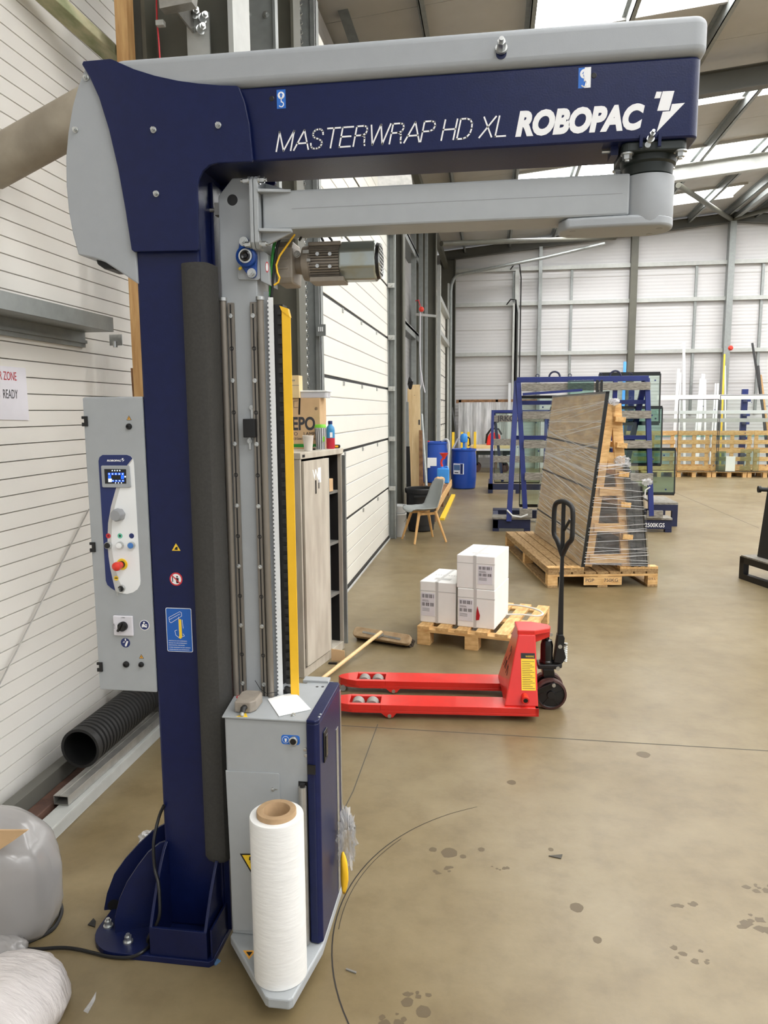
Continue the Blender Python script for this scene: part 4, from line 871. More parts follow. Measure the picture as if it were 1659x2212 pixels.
text('ROBOPAC', .0078, 'white_print', pn, faceY((p0[0], EF - .002, p0[1])), shear=.22, bold=.00035, ext=.0002, width=p1[0] - p0[0])
decal(A([(630, 828), (650, 828), (640, 848), (662, 846), (636, 872), (642, 852), (628, 848)]), EF - .0016, 'white_print', pn, 'logo_bolt', .0004)
bz = MB().prism(A([(388, 925), (396, 915), (715, 915), (724, 925), (742, 1168), (732, 1178), (412, 1175), (402, 1165)]), 'Y', EF - .007, EF - .001).build('screen_bezel', 'grey_plastic', eb, bevel=.002)
lc = MB().prism(A([(430, 955), (690, 958), (692, 1130), (440, 1130)]), 'Y', EF - .0075, EF - .0068).build('screen', 'lcd_dark', bz)
mb = MB(); rnd = random.Random(3)
def lcdrect(mb, a, b, c, d): mb.prism(A([(a, b), (c, b), (c, d), (a, d)]), 'Y', EF - .0079, EF - .0074)
for k in range(5): lcdrect(mb, 475 + k * 40, 1000, 505 + k * 40, 1026)
for k in range(5): lcdrect(mb, 480 + k * 40, 1085, 508 + k * 40, 1108)
lcdrect(mb, 478, 1030, 512, 1080); lcdrect(mb, 630, 1030, 665, 1075); mb.build('lcd_icons', 'lcd_blue', bz)
mb = MB()
for k in range(4): lcdrect(mb, 520 + k * 30, 968, 532 + k * 30, 980)
for k in range(3): lcdrect(mb, 560 + k * 35, 1114, 570 + k * 35, 1126)
for k in range(5): lcdrect(mb, 485 + k * 40, 1008, 494 + k * 40, 1022); lcdrect(mb, 486 + k * 40, 1090, 500 + k * 40, 1098)
lcdrect(mb, 672, 1038, 688, 1055); lcdrect(mb, 480, 1070, 520, 1110); mb.v = [(x, y - .0002, z) for x, y, z in mb.v]; mb.build('lcd_text', 'lcd_white', bz)
# adjusting knob
c = A([(600, 1500)])[0]; mb = MB(); n = 14; vs = []
for k, (r, y) in enumerate(((.0205, 0), (.0205, -.012), (.0195, -.024), (.016, -.03))):
    for i in range(n * 2): rr_ = r * (1 if i % 4 < 2 else .93) if k < 3 else r; t = math.pi * i / n; vs.append((c[0] + rr_ * math.cos(t), EF + y, c[1] + rr_ * math.sin(t)))
m_ = n * 2; mb.add(vs, [(k * m_ + i, k * m_ + (i + 1) % m_, (k + 1) * m_ + (i + 1) % m_, (k + 1) * m_ + i) for k in range(3) for i in range(m_)] + [tuple(range(3 * m_, 4 * m_))]); mb.build('speed_knob', 'knob_grey', eb, smooth=1)
for (ua, ub, ic, bc) in ((465, 468, 'sticker_red', 'black'), (605, 607, 'teal', 'white_plastic'), (742, 745, 'dark_blue', 'button_blue')):
    c = A([(ub, 1755)])[0]; decal(circ(c[0], c[1], .0083, 20), EF - .0015, ic, pn, 'icon', .0005)
    if ic != 'dark_blue': decal([(c[0] - .004, c[1]), (c[0], c[1] + .0045), (c[0] + .004, c[1]), (c[0], c[1] - .0045)], EF - .002, 'green_dark' if ic == 'teal' else 'red_dark', pn, 'icon', .0003)
    c = A([(ua + 5, 1865)])[0]; bb = MB().lathe([(.0115, 0), (.0115, -.006), (.0108, -.012), (.0095, -.012)], (c[0] + .001, EF, c[1]), 22, 'Y').build('push_button', 'zinc', eb, smooth=1)
    MB().lathe([(.0093, -.011), (.0090, -.0145), (0, -.0155)], (c[0] + .001, EF, c[1]), 22, 'Y').build('button_face', bc, eb, smooth=1)
c = B([(632, 435)])[0]; MB().lathe([(.0188, 0), (.018, -.003), (0, -.003)], (c[0], EF - .001, c[1]), 26, 'Y').build('emergency_ring', 'sticker_yellow', eb, smooth=1)
MB().lathe([(.0105, -.003), (.0105, -.016), (.0098, -.018), (.013, -.026), (.0145, -.034), (.0135, -.042), (.008, -.046), (0, -.047)], (c[0], EF, c[1]), 26, 'Y').build('emergency_stop', 'estop_red', eb, smooth=1)
MB().lathe([(.0115, -.003), (.0115, -.012)], (c[0], EF, c[1]), 20, 'Y').build('emergency_collar', 'black', eb)
c = B([(562, 602)])[0]; decal(circ(c[0], c[1], .0078, 20), EF - .0018, 'sticker_yellow', pn, 'icon', .0004); decal([(c[0] - .006, c[1] - .001), (c[0] + .006, c[1] - .001), (c[0] + .003, c[1] + .002), (c[0] - .003, c[1] + .002)], EF - .0022, 'black', pn, 'icon', .0003)
c = B([(632, 720)])[0]; MB().lathe([(.0115, 0), (.0115, -.006), (.0095, -.009)], (c[0], EF, c[1]), 22, 'Y').build('key_switch', 'zinc', eb, smooth=1); MB().lathe([(.0095, -.004), (.009, -.013), (0, -.014)], (c[0], EF, c[1]), 20, 'Y').build('key_barrel', 'black', eb, smooth=1)
MB().box(c[0] - .0015, c[0] + .0015, EF - .03, EF - .013, c[1] - .006, c[1] + .005).build('key', 'zinc', eb)
MB().tube([(c[0] - .002, EF - .026, c[1] - .004), (c[0] - .006, EF - .026, c[1] - .016), (c[0] - .004, EF - .022, c[1] - .02)], .0012, 5).build('key_tag', 'galv_light', eb)
# main switch
q = B([(533, 1050), (762, 1050), (775, 1280), (543, 1280)]); x0, x1 = min(a for a, _ in q), max(a for a, _ in q); z0, z1 = min(b for _, b in q), max(b for _, b in q)
sw = MB().box(x0, x1, EF - .008, EF, z0, z1).build('switch_plate', 'paper_old', eb, bevel=.003); cx, cz = (x0 + x1) / 2, (z0 + z1) / 2
MB().lathe([(.0155, 0), (.0155, -.012), (.013, -.016), (0, -.016)], (cx + .002, EF - .008, cz), 22, 'Y').build('switch_knob', 'black_shine', sw, smooth=1)
MB().bar((cx - .010, EF - .024, cz - .014), (cx + .004, EF - .024, cz + .012), .008, .01, (0, 1, 0)).build('switch_grip', 'black_shine', sw, bevel=.002)
MB().bar((cx - .009, EF - .0295, cz + .001), (cx - .010, EF - .0295, cz + .009), .0025, .001, (0, 1, 0)).build('switch_mark', 'white_print', sw)
text('I ON', .006, 'print_dark', sw, faceY((cx - .004, EF - .0083, z1 - .0075)), ext=.0001); text('O OFF', .006, 'print_dark', sw, faceY((x0 + .006, EF - .0083, cz - .01), -math.pi / 2), ext=.0001)
# mandatory-action discs
c = B([(897, 1163)])[0]; s1 = decal(circ(c[0], c[1], .0170, 28), EF, 'white_print', eb); decal(circ(c[0], c[1], .0150, 28), EF - .0006, 'dark_blue', s1, 'print', .0003)
mb = MB(); Y1 = EF - .0009
for pl in (circ(c[0] - .001, c[1] + .0085, .0033, 12), [(c[0] - .010, c[1] - .008), (c[0] - .008, c[1] + .002), (c[0] - .003, c[1] + .005), (c[0] + .002, c[1] - .001), (c[0] + .009, c[1] - .002), (c[0] + .008, c[1] - .008), (c[0] - .002, c[1] - .006)], [(c[0] + .001, c[1] + .002), (c[0] + .005, c[1] + .004), (c[0] + .0095, c[1] + .002), (c[0] + .009, c[1] - .0005), (c[0] + .005, c[1] + .001)]): mb.prism(pl, 'Y', Y1 - .0003, Y1)
mb.build('print', 'white_print', s1)
c = B([(670, 1374)])[0]; s1 = decal(circ(c[0], c[1], .0160, 28), EF, 'dark_blue', eb); mb = MB(); Y1 = EF - .0006
for pl in ([(c[0] - .0015, c[1] + .007), (c[0] + .0025, c[1] + .007), (c[0] + .0025, c[1] + .014), (c[0] - .0015, c[1] + .014)], [(c[0] - .011, c[1] + .001), (c[0] - .005, c[1] + .002), (c[0] - .007, c[1] + .0055), (c[0] - .001, c[1] + .0035), (c[0] - .0065, c[1] - .001), (c[0] - .0055, c[1] + .0005)], [(c[0] - .002, c[1] - .012), (c[0] + .003, c[1] - .012), (c[0] + .010, c[1] + .005), (c[0] + .005, c[1] + .007), (c[0] - .002, c[1] - .007)]): mb.prism(pl, 'Y', Y1 - .0003, Y1)
mb.build('print', 'white_print', s1)
def volt(c, r, Y, parent, mbase='sticker_orange'):
    s = decal(tri(c, r * 1.12), Y, 'black', parent); decal(tri(c, r * .85), Y - .0006, mbase, s, 'print', .0003)
    decal([(c[0] - r * .15, c[1] + r * .45), (c[0] + r * .15, c[1] + r * .45), (c[0], c[1] + r * .1), (c[0] + r * .22, c[1] + r * .12), (c[0] - r * .12, c[1] - r * .45), (c[0], c[1] - r * .05), (c[0] - r * .22, c[1] - r * .05)], Y - .0009, 'black', s, 'print', .0003)
volt(A([(712, 355)])[0], .0078, EF, eb); volt(B([(860, 1545)])[0], .0078, EF, eb)
for c, r in ((A([(714, 450)])[0], .0095), (B([(680, 1630)])[0], .0105), (B([(860, 1633)])[0], .0088)):
    MB().lathe([(r, 0), (r, -.004), (r * .8, -.008), (r * .45, -.009), (r * .4, -.006), (0, -.006)], (c[0], EF, c[1]), 22, 'Y').build('door_lock', 'black', eb, smooth=1)
# mast stickers
c = px([(380.5, 1184)], FYM)[0]; s = decal(tri(c, .0150), FYM, 'sticker_yellow', mast); decal([(c[0] - .006, c[1] - .005), (c[0] + .005, c[1] - .006), (c[0] + .005, c[1] + .005), (c[0] + .001, c[1] + .004), (c[0] - .002, c[1] + .002)], FYM - .0006, 'black', s, 'print', .0003)
c = px([(380.5, 1251)], FYM)[0]; s = decal(circ(c[0], c[1], .0215, 30), FYM, 'sticker_red', mast); decal(circ(c[0], c[1], .0172, 30), FYM - .0006, 'white_print', s, 'print', .0003)
mb = MB(); Y1 = FYM - .0009; mb.prism(circ(c[0] + .004, c[1] + .008, .0028, 10), 'Y', Y1 - .0003, Y1); mb.prism([(c[0] - .001, c[1] + .004), (c[0] + .009, c[1] + .004), (c[0] + .008, c[1] - .013), (c[0] + .001, c[1] - .013)], 'Y', Y1 - .0003, Y1); mb.box(c[0] - .013, c[0] - .010, Y1 - .0003, Y1, c[1] - .009, c[1] + .009); mb.build('print', 'black', s)
MB().bar((c[0] - .013, Y1 - .0005, c[1] + .012), (c[0] + .013, Y1 - .0005, c[1] - .013), .0035, .0003, (0, 1, 0)).build('print', 'sticker_red', s)
a, b = onY(357.5, 1312.5, FYM), onY(417, 1409, FYM); s = decal(rrect(a.x, b.x, b.z, a.z, .005), FYM, 'white_print', mast, 'instruction_sign'); decal(rrect(a.x + .0018, b.x - .0018, b.z + .0018, a.z - .0018, .004), FYM - .0006, 'sign_blue', s, 'print', .0003)
mb = MB(); W_, H_ = b.x - a.x, a.z - b.z; Y1 = FYM - .0012; ln = lambda *q: [mb.bar((a.x + q[i][0] * W_, Y1, a.z - q[i][1] * H_), (a.x + q[i + 1][0] * W_, Y1, a.z - q[i + 1][1] * H_), .0011, .0003, (0, 1, 0)) for i in range(len(q) - 1)]
ln((.12, .22), (.55, .08), (.62, .1), (.62, .18), (.2, .34), (.14, .32), (.12, .22)); ln((.14, .27), (.56, .13)); ln((.5, .2), (.5, .52)); ln((.64, .26), (.66, .46)); ln((.33, .52), (.36, .62), (.5, .68), (.7, .63), (.64, .58)); ln((.33, .52), (.42, .5)); mb.build('print', 'white_print', s)
decal([(a.x + .50 * W_, a.z - .26 * H_), (a.x + .55 * W_, a.z - .245 * H_), (a.x + .60 * W_, a.z - .26 * H_), (a.x + .61 * W_, a.z - .66 * H_), (a.x + .55 * W_, a.z - .70 * H_), (a.x + .47 * W_, a.z - .68 * H_), (a.x + .50 * W_, a.z - .63 * H_)], FYM - .0012, 'sticker_yellow', s, 'print', .0004)
for i, t_ in enumerate(('USARE SOLO IN CASO DI EMERGENZA', 'USE ONLY IN CASE OF EMERGENCY', 'NUR IM NOTFALL VERWENDEN', 'UTILISER UNIQUEMENT EN CAS D URGENCE', 'UTILIZAR SOLO EN CASO DE EMERGENCIA')):
    text(t_, .0042, 'white_print', s, faceY((a.x + .07 * W_, FYM - .0012, a.z - (.76 + .05 * i) * H_)), ext=.0001, width=W_ * (.72, .72, .62, .84, .8)[i])
# ================================================================== along the left wall
cz_ = onY(178, 1613, 3.0); R0 = .093
mb = MB(); pr = []
yy = 2.98; prof_ = [(R0 * .86, 2.98), (R0, 2.98), (R0, 3.0)]
y = 3.0
while y < 4.35: prof_ += [(R0, y), (R0, y + .016), (R0 * .90, y + .019), (R0 * .90, y + .026)]; y += .030
prof_ += [(R0 * .86, y), (R0 * .86, 2.98)]
tag(MB().lathe(prof_, (cz_.x, 0, cz_.z), 36, 'Y').build('drain_pipe', 'black_rubber', None, smooth=1), 'black corrugated drain pipe lying along the foot of the white wall', 'pipe')
zb_ = cz_.z - R0
tag(MB().box(-2.0, -1.945, 2.3, 4.4, .036, zb_ - .001).build('steel_channel', 'rafter_dark', None, bevel=.003), 'dark grey steel channel against the wall, under the corrugated pipe', 'steel section')
tag(MB().box(-1.94, -1.87, 2.3, 4.3, 0, .075).build('rusty_bar', 'brown_steel', None, bevel=.004), 'rusty brown bar on the floor beside the dark channel', 'steel section')
mb = MB(); mb.box(-1.85, -1.77, 2.3, 3.95, .055, .06).box(-1.85, -1.77, 2.3, 3.95, 0, .005).box(-1.775, -1.77, 2.3, 3.95, .005, .055).box(-1.85, -1.845, 2.3, 3.95, .005, .055)
tag(mb.build('box_section', 'galv_light', None, bevel=.002), 'long silver box section on the floor, outermost of the bars by the wall', 'steel section')
mb = MB(); mb.box(-1.87, -1.80, 2.80, 4.0, .100, .104).box(-1.87, -1.80, 2.80, 4.0, .062, .066).box(-1.87, -1.866, 2.80, 4.0, .066, .1).box(-1.804, -1.80, 2.80, 4.0, .066, .1).box(-1.84, -1.837, 2.8, 4.0, .104, .108)
mb.v = [(x + (y - 2.8) * .02, y, z) for x, y, z in mb.v]; tag(mb.build('window_profile', 'alu', None, bevel=.001), 'grey aluminium window profile resting on the silver box section', 'profile')
tag(MB().prism([(p.y, p.z) for p in (at(u, v, 'X', -2.055) for u, v in ((-40, 786), (60, 795), (68, 908), (-40, 905)))], 'X', -2.068, -2.066).build('wall_notice', 'paper_old', None), 'white paper notice taped to the ribbed wall', 'notice')
wn = bpy.data.objects['wall_notice']
p = at(37, 822, 'X', -2.06); text('TIMBER ZONE', .052, 'red_bit', wn, faceX((-2.0655, p.y - .20, p.z)), ext=.0003, width=.205)
p = at(40, 861, 'X', -2.06); text('GLASS  READY', .055, 'print_dark', wn, faceX((-2.0655, p.y - .205, p.z)), ext=.0003, width=.21)
# ---- wrapped parcel and film bags at the lower left
from mathutils import noise as mnoise
def blob(c, r, n=40, e=.5, amp=.1, fs=4, seed=0, flat=True):
    mb = MB()
    def sp(v, k): return math.copysign(abs(v) ** k, v)
    def fn(u, v):
        th, ph = u * 2 * math.pi, (v - .5) * math.pi; d = Vector((sp(math.cos(ph), e) * sp(math.cos(th), e), sp(math.cos(ph), e) * sp(math.sin(th), e), sp(math.sin(ph), e)))
        k = 1 + amp * mnoise.noise(Vector((d.x * fs + seed, d.y * fs, d.z * fs))) + amp * .5 * mnoise.noise(Vector((d.x * fs * 3 + seed, d.y * fs * 3, d.z * fs * 3)))
        p = Vector((c[0] + d.x * r[0] * k, c[1] + d.y * r[1] * k, c[2] + d.z * r[2] * k))
        if flat: p.z = max(p.z, .002 + .004 * (1 + mnoise.noise(p * 20)))
        return p
    return mb.grid(fn, n, n // 2)
pb = thing('wrapped_parcel', 'cardboard parcel wrapped in grey plastic sheeting at the lower left', 'parcel', (-1.75, 2.15, 0), world=True)
blob((-1.80, 2.14, .16), (.35, .16, .255), 72, .7, .045, 1.8, 3).build('plastic_sheet', 'pallet_bag', pb, smooth=2)
q = [onY(u, v, 2.02) for u, v in ((-30, 1825), (-8, 1792), (62, 1792), (30, 1815), (-5, 1838))]
MB().prism([(a.x, a.z) for a in q], 'Y', 2.015, 2.022).build('cardboard_flap', 'cardboard', pb)
tag(blob((-1.37, 1.73, .05), (.165, .2, .12), 64, .85, .08, 1.8, 11).build('bubble_bag', 'bubble', None, smooth=2), 'crumpled white bubble plastic at the bottom left corner', 'packaging')
tag(blob((-1.58, 2.01, .02), (.10, .05, .05), 32, .8, .2, 4, 5).build('plastic_tail', 'pallet_bag', None, smooth=2), 'loose flap of grey plastic on the floor by the wrapped parcel', 'packaging')
# power cable from the mast to the parcel
pts = [onY(354, 1740, 2.19), onY(345, 1760, 2.19), onY(337, 1790, 2.17), onY(332, 1820, 2.15), onY(332, 1850, 2.14), onY(335, 1880, 2.13), onY(342, 1905, 2.11), onY(345, 1940, 2.09), onY(343, 1985, 2.07), Vector((-1.085, 2.07, .06)), G(325, 2040, .028), G(305, 2058, .026), G(280, 2068, .012), G(240, 2067, .008), G(200, 2058, .008), G(165, 2050, .008), G(130, 2047, .008), G(80, 2050, .008), G(40, 2048, .008), G(0, 2040, .008), G(-40, 2040, .008)]
def smooth_pts(pts, n=4):
    out = []
    for i in range(len(pts) - 1):
        p0, p1, p2, p3 = pts[max(i - 1, 0)], pts[i], pts[i + 1], pts[min(i + 2, len(pts) - 1)]
        for k in range(n):
            t = k / n; out.append(.5 * ((2 * p1) + (p2 - p0) * t + (2 * p0 - 5 * p1 + 4 * p2 - p3) * t * t + (3 * p1 - p0 - 3 * p2 + p3) * t ** 3))
    return out + [pts[-1]]
tag(MB().tube(smooth_pts(pts), .0055, 8).build('power_cable', 'black', None, smooth=1), 'black power cable running from the mast foot across the floor', 'cable')
tag(MB().tube(smooth_pts([G(128, 1945, .03), G(133, 1965, .008), G(128, 1985, .007), G(110, 2010, .007), G(60, 2035, .007), G(20, 2048, .02), G(-20, 2060, .02)]), .007, 8).build('spare_cable', 'black_rubber', None, smooth=1), 'coiled black cable end by the wrapped parcel edge', 'cable')
# litter round the base
tag(blob((-1.33, 2.62, .03), (.05, .045, .045), 28, .8, .4, 5, 8).build('crumpled_film', 'film', None, smooth=1), 'crumpled clear film on the floor behind the machine foot', 'film scrap')
for pts_, nm, m, lb in (([(190, 1999), (202, 1985), (207, 1992), (205, 2004)], 'tape_scrap', 'tape_black', 'scrap of black tape on the floor left of the navy base'), ([(458, 2079), (470, 2073), (477, 2077), (465, 2087)], 'tape_scrap', 'blue_bit', 'small blue scrap on the floor at the base plate corner'), ([(748, 2093), (770, 2101), (769, 2104), (747, 2096)], 'dark_stick', 'pad_grey', 'short dark stick on the floor by the curved line'), ([(1185, 1850), (1215, 1847), (1212, 1856)], 'dry_leaf', 'concrete_line', 'small dark leaf scrap lying alone on the open floor')):
    q = [G(*a) for a in pts_]; tag(MB().prism([(a.x, a.y) for a in q], 'Z', .0002, .004).build(nm, m, None), lb, 'litter')
tag(MB().prism([(a.x, a.y) for a in (G(u, v) for u, v in ((180, 2185), (195, 2165), (208, 2143), (206, 2160), (190, 2190)))], 'Z', .0005, .002).build('film_strip', 'film', None), 'thin curl of clear film on the floor near the bottom left', 'film scrap')
# hanging tail of film and yellow cloth beside the carriage
yc = thing('yellow_cloth', 'yellow cloth hanging under clear film beside the carriage door', 'cloth', (-.48, 2.27, .1), world=True)
q0 = [onY(u, v, 2.27) for u, v in ((733, 1815), (748, 1830), (759, 1880), (754, 1930), (742, 1960), (735, 1925), (731, 1870))]
mb = MB(); cc = sum(q0, Vector()) / len(q0); n = len(q0); vs = [p + Vector((0, .012 * math.sin(i * 2.3), 0)) for i, p in enumerate(q0)] + [cc + Vector((0, -.02, 0)), cc + Vector((0, .02, 0))]
mb.add(vs, [(i, (i + 1) % n, n) for i in range(n)] + [((i + 1) % n, i, n + 1) for i in range(n)]); mb.build('cloth', 'yellow', yc, smooth=2, subsurf=1)
fl_ = onY(748, 1815, 2.31)
mb = blob((fl_.x + .003, 2.31, fl_.z + .005), (.026, .02, .085), 48, .9, .8, 5.5, 21, flat=False); tag(mb.build('film_tail', 'film', None, smooth=1), 'crumpled clear stretch film tail hanging at the carriage side', 'film scrap')
# ================================================================== steel cabinet by the door
cab = thing('steel_cabinet', 'worn beige steel cabinet with one door open, standing by the white door', 'cabinet', (-1.21, 4.61, 0), -.209)
D, W2, H2 = -.38, .675, 1.49
bodyc = MB().box(D, -.002, 0, .02, .06, H2 - .04).build('side_panel', 'cab_paint', cab, bevel=.002)
MB().box(D, -.002, W2 - .02, W2, .06, H2 - .04).build('side_panel', 'cab_paint', cab, bevel=.002)
MB().box(D, D + .01, 0, W2, .06, H2 - .04).build('back_panel', 'cab_shade', cab)
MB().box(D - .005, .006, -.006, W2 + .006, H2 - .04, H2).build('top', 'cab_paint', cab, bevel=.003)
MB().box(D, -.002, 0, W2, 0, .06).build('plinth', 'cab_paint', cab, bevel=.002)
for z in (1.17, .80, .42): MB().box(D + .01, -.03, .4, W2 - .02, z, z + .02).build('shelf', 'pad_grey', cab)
MB().box(D + .01, -.02, .39, .40, .06, H2 - .04).build('divider', 'cab_shade', cab)
MB().box(D + .012, D + .016, .4, W2 - .02, .06, H2 - .04).build('shade_liner', 'cab_shade', cab); MB().box(D + .016, -.03, W2 - .024, W2 - .0205, .06, H2 - .04).build('shade_liner', 'cab_shade', cab)  # added near-black sheets paint the shade inside the open half
dr = MB().box(-.002, .014, .022, .405, .075, H2 - .055).build('door', 'cab_paint', cab, bevel=.002)
MB().box(.004, .012, .405, .415, .075, H2 - .055).build('door_edge', 'galv', cab)
MB().box(-.01, .025, W2 - .012, W2 + .006, .04, H2 - .05).build('open_door', 'galv', cab, bevel=.002)
MB().box(.0062, .0072, .02, .055, H2 - .03, H2 - .012).build('maker_plate', 'black', cab)
for y_, z_, w_, h_, m in ((.23, 1.33, .045, .10, 'paper'), (.185, 1.255, .018, .09, 'black'), (.235, 1.27, .012, .06, 'black')): MB().box(.0142, .0152, y_, y_ + w_, z_ - h_ / 2, z_ + h_ / 2).build('note' if m == 'paper' else 'tape_mark', m, dr)
text('W.', .09, 'white_print', dr, faceX((.0145, .15, 1.31)), ext=.0003, bold=.001, name='painted_mark')
MB().box(-.30, -.26, -.002, 0, 1.26, 1.31).build('tape_mark', 'black', bodyc)
CI = lambda u, Y: -(1064.7 - u) / 1607 * Y
bxx = tag(MB().box(-.12, -.02, .46, .55, 1.19, 1.28).build('parts_carton', 'cardboard', None, bevel=.002), 'small tan carton on the shelf inside the open cabinet', 'box'); bxx.location = (-1.21, 4.61, 0.001); bxx.rotation_euler = (0, 0, -.209)
rb = tag(MB().lathe([(.05, 0), (.055, .12), (.03, .15), (.03, .2), (0, .21)], (-.14, .52, .4415), 18).build('red_bottle', 'red_dark', None, smooth=1), 'dark red bottle on the lower shelf of the open cabinet', 'bottle'); rb.location = (-1.21, 4.61, 0); rb.rotation_euler = (0, 0, -.209)
# ---- things on the cabinet
T = H2 + .0005
bd2 = thing('lamp_carton', 'brown DEPO auto lamp carton standing on top of the steel cabinet', 'box', (-1.34, 5.12, T))
MB().box(-.15, .145, 0, .20, 0, .355).build('carton', 'cardboard', bd2, bevel=.003)
text('DEPO', .125, 'print_dark', bd2, faceY((-.125, -.0006, .135)), bold=.004, width=.235)
text('AUTO    LAMP', .034, 'print_dark', bd2, faceY((-.115, -.0006, .095)), width=.225)
text('One of the Top 20 Global Brands Company', .024, 'print_dark', bd2, faceY((-.13, -.0006, .065)), width=.24)
MB().box(-.15, .1455, -.0012, .0, .012, .035).build('green_band', 'green_wire', bd2)
MB().bar((.003, -.001, .355), (-.003, -.001, .24), .012, .001, (0, 1, 0)).build('marker_stripe', 'black', bd2)
for a_, b_ in (((-.04, .29), (-.04, .335)), ((-.04, .335), (-.012, .335)), ((-.04, .29), (-.012, .29))): MB().bar((a_[0], -.001, a_[1]), (b_[0], -.001, b_[1]), .002, .0006, (0, 1, 0)).build('printed_mark', 'print_dark', bd2)
text('\u00ae', .03, 'print_dark', bd2, faceY((.108, -.0006, .27)))
sm = thing('small_carton', 'small pale carton on top of the brown DEPO carton', 'box', (-1.39, 5.10, T + .3555))
MB().box(-.07, .055, 0, .1, 0, .155).build('carton', 'mdf', sm, bevel=.002); MB().box(-.068, .0555, -.0008, 0, .085, .088).build('lid_line', 'print_grey', sm); [MB().box(-.02 + k * .008, -.015 + k * .008, -.0008, 0, .115, .126).build('printed_mark', 'print_grey', sm) for k in range(6)]
tb = thing('plastic_tub', 'clear plastic tub with lid on the brown DEPO carton', 'container', (-1.25, 5.2, T + .3555))
MB().prism(rrect(-.10, .105, -.06, .06, .02), 'Z', 0, .04).build('tub', 'lid', tb, bevel=.004); MB().prism(rrect(-.11, .115, -.066, .066, .02), 'Z', .0405, .052).build('lid', 'white_plastic', tb, bevel=.003)
wc = thing('paper_cup', 'plain off-white paper cup on the cabinet', 'cup', (CI(662, 4.87), 4.87, T))
MB().lathe([(.026, 0), (.037, .098), (.0385, .1), (.0385, .103), (.036, .103), (.025, .003), (0, .003)], (0, 0, 0), 24).build('cup', 'cup_white', wc, smooth=1)
s2 = thing('striped_cup', 'black and white striped cup with a lime green lid', 'cup', (CI(690, 5.06), 5.06, T))
MB().lathe([(.030, 0), (.0385, .145), (.0385, .15)], (0, 0, 0), 28).build('cup', 'white_plastic', s2, smooth=1)
for k in range(16):
    a_ = 2 * math.pi * k / 16; mb = MB(); mb.bar((.0302 * math.cos(a_), .0302 * math.sin(a_), .002), (.0388 * math.cos(a_), .0388 * math.sin(a_), .147), .0065, .0012, (math.cos(a_), math.sin(a_), 0)); mb.build('stripe', 'black', s2)
MB().lathe([(.041, .15), (.041, .158), (.037, .166), (.036, .172), (0, .173)], (0, 0, 0), 28).build('lid', 'lime', s2, smooth=1); MB().bar((.028, -.0275, .055), (.030, -.028, .09), .012, .001, (.7, -.7, 0)).build('sticker', 'lime', s2)
bt = thing('drink_bottle', 'drink bottle with a blue and red sleeve and dark cap on the cabinet', 'bottle', (CI(712.5, 5.17), 5.17, T))
MB().lathe([(.028, 0), (.031, .01), (.031, .075)], (0, 0, 0), 24).build('sleeve_red', 'bottle_red', bt, smooth=1); MB().lathe([(.031, .0752), (.031, .13), (.028, .15), (.015, .165), (.014, .172)], (0, 0, 0), 24).build('sleeve_blue', 'bottle_blue', bt, smooth=1); MB().lathe([(.0155, .172), (.0155, .192), (.013, .195), (0, .195)], (0, 0, 0), 20).build('cap', 'dark_blue', bt, smooth=1); MB().bar((.012, -.0292, .08), (.012, -.0292, .115), .018, .001, (.35, -.93, 0)).build('label_patch', 'paper', bt)
b3 = thing('white_bottle', 'small white bottle half hidden behind the striped cup', 'bottle', (CI(702, 5.34), 5.32, T)); MB().lathe([(.024, 0), (.025, .13), (.012, .165), (.012, .175)], (0, 0, 0), 18).build('body', 'white_plastic', b3, smooth=1); MB().lathe([(.0135, .175), (.0135, .19), (0, .191)], (0, 0, 0), 16).build('cap', 'white_plastic', b3, smooth=1)
tm = thing('tape_measure', 'black and yellow tape measure at the cabinet edge', 'tape measure', (CI(727, 5.24), 5.24, T)); MB().prism(rrect(-.022, .022, 0, .025, .01), 'Y', -.015, .015).build('case', 'black', tm, bevel=.003); MB().box(-.012, .012, -.016, -.0152, .006, .02).build('badge', 'yellow', tm)
mk = thing('keys_bunch', 'dark bunch of keys behind the white paper cup', 'keys', (CI(678, 5.0), 4.98, T)); MB().torus((0, 0, .012), .010, .002, 'Y', 12, 5).build('ring', 'steel', mk); MB().box(-.012, .006, -.008, .004, 0, .012).build('fob', 'black', mk, bevel=.002)
# ================================================================== broom and scraps
br_ = thing('broom', 'wide wooden push broom lying on the floor, handle towards the red forks', 'broom', (-.81, 5.40, 0), -.36)
TB = Matrix.Translation((0, 0, .062)) @ Matrix.Rotation(math.radians(48), 4, 'X')
MB().prism(rrect(-.245, .245, -.04, .04, .03), 'Z', -.02, .02).xf(TB).build('block', 'broom_wood', br_, bevel=.006); bt0 = None
for i in range(26):
    for j in range(3):
        x_ = -.225 + i * .018; y_ = -.024 + j * .024; Mt = TB @ Matrix.Translation((x_, y_, -.018))
        if bt0 is None: bt0 = MB().add([(-.004, -.004, 0), (.004, -.004, 0), (.004, .004, 0), (-.004, .004, 0), (-.013, -.010, -.062), (.012, -.012, -.066), (.016, .012, -.062), (-.012, .014, -.06)], [(3, 2, 1, 0), (4, 5, 6, 7), (1, 5, 4, 0), (2, 6, 5, 1), (3, 7, 6, 2), (0, 4, 7, 3)]).build('bristle_tuft', 'bristle', br_); bt0.matrix_local = Mt
        else: o = shared('bristle_tuft', bt0, br_); o.matrix_local = Mt
mb = MB(); mb.bar((-.16, 0, .0215), (.17, -.01, .0215), .016, .003); mb.bar((-.02, -.02, .022), (.02, .01, .028), .03, .004); mb.xf(TB).build('socket_bracket', 'zinc', br_)
hb = Vector((-.81, 5.36, .105)); he = Vector((-1.085, 4.56, .018)); rot = Matrix.Rotation(.36, 4, 'Z'); tl = Vector((-.81, 5.40, 0))
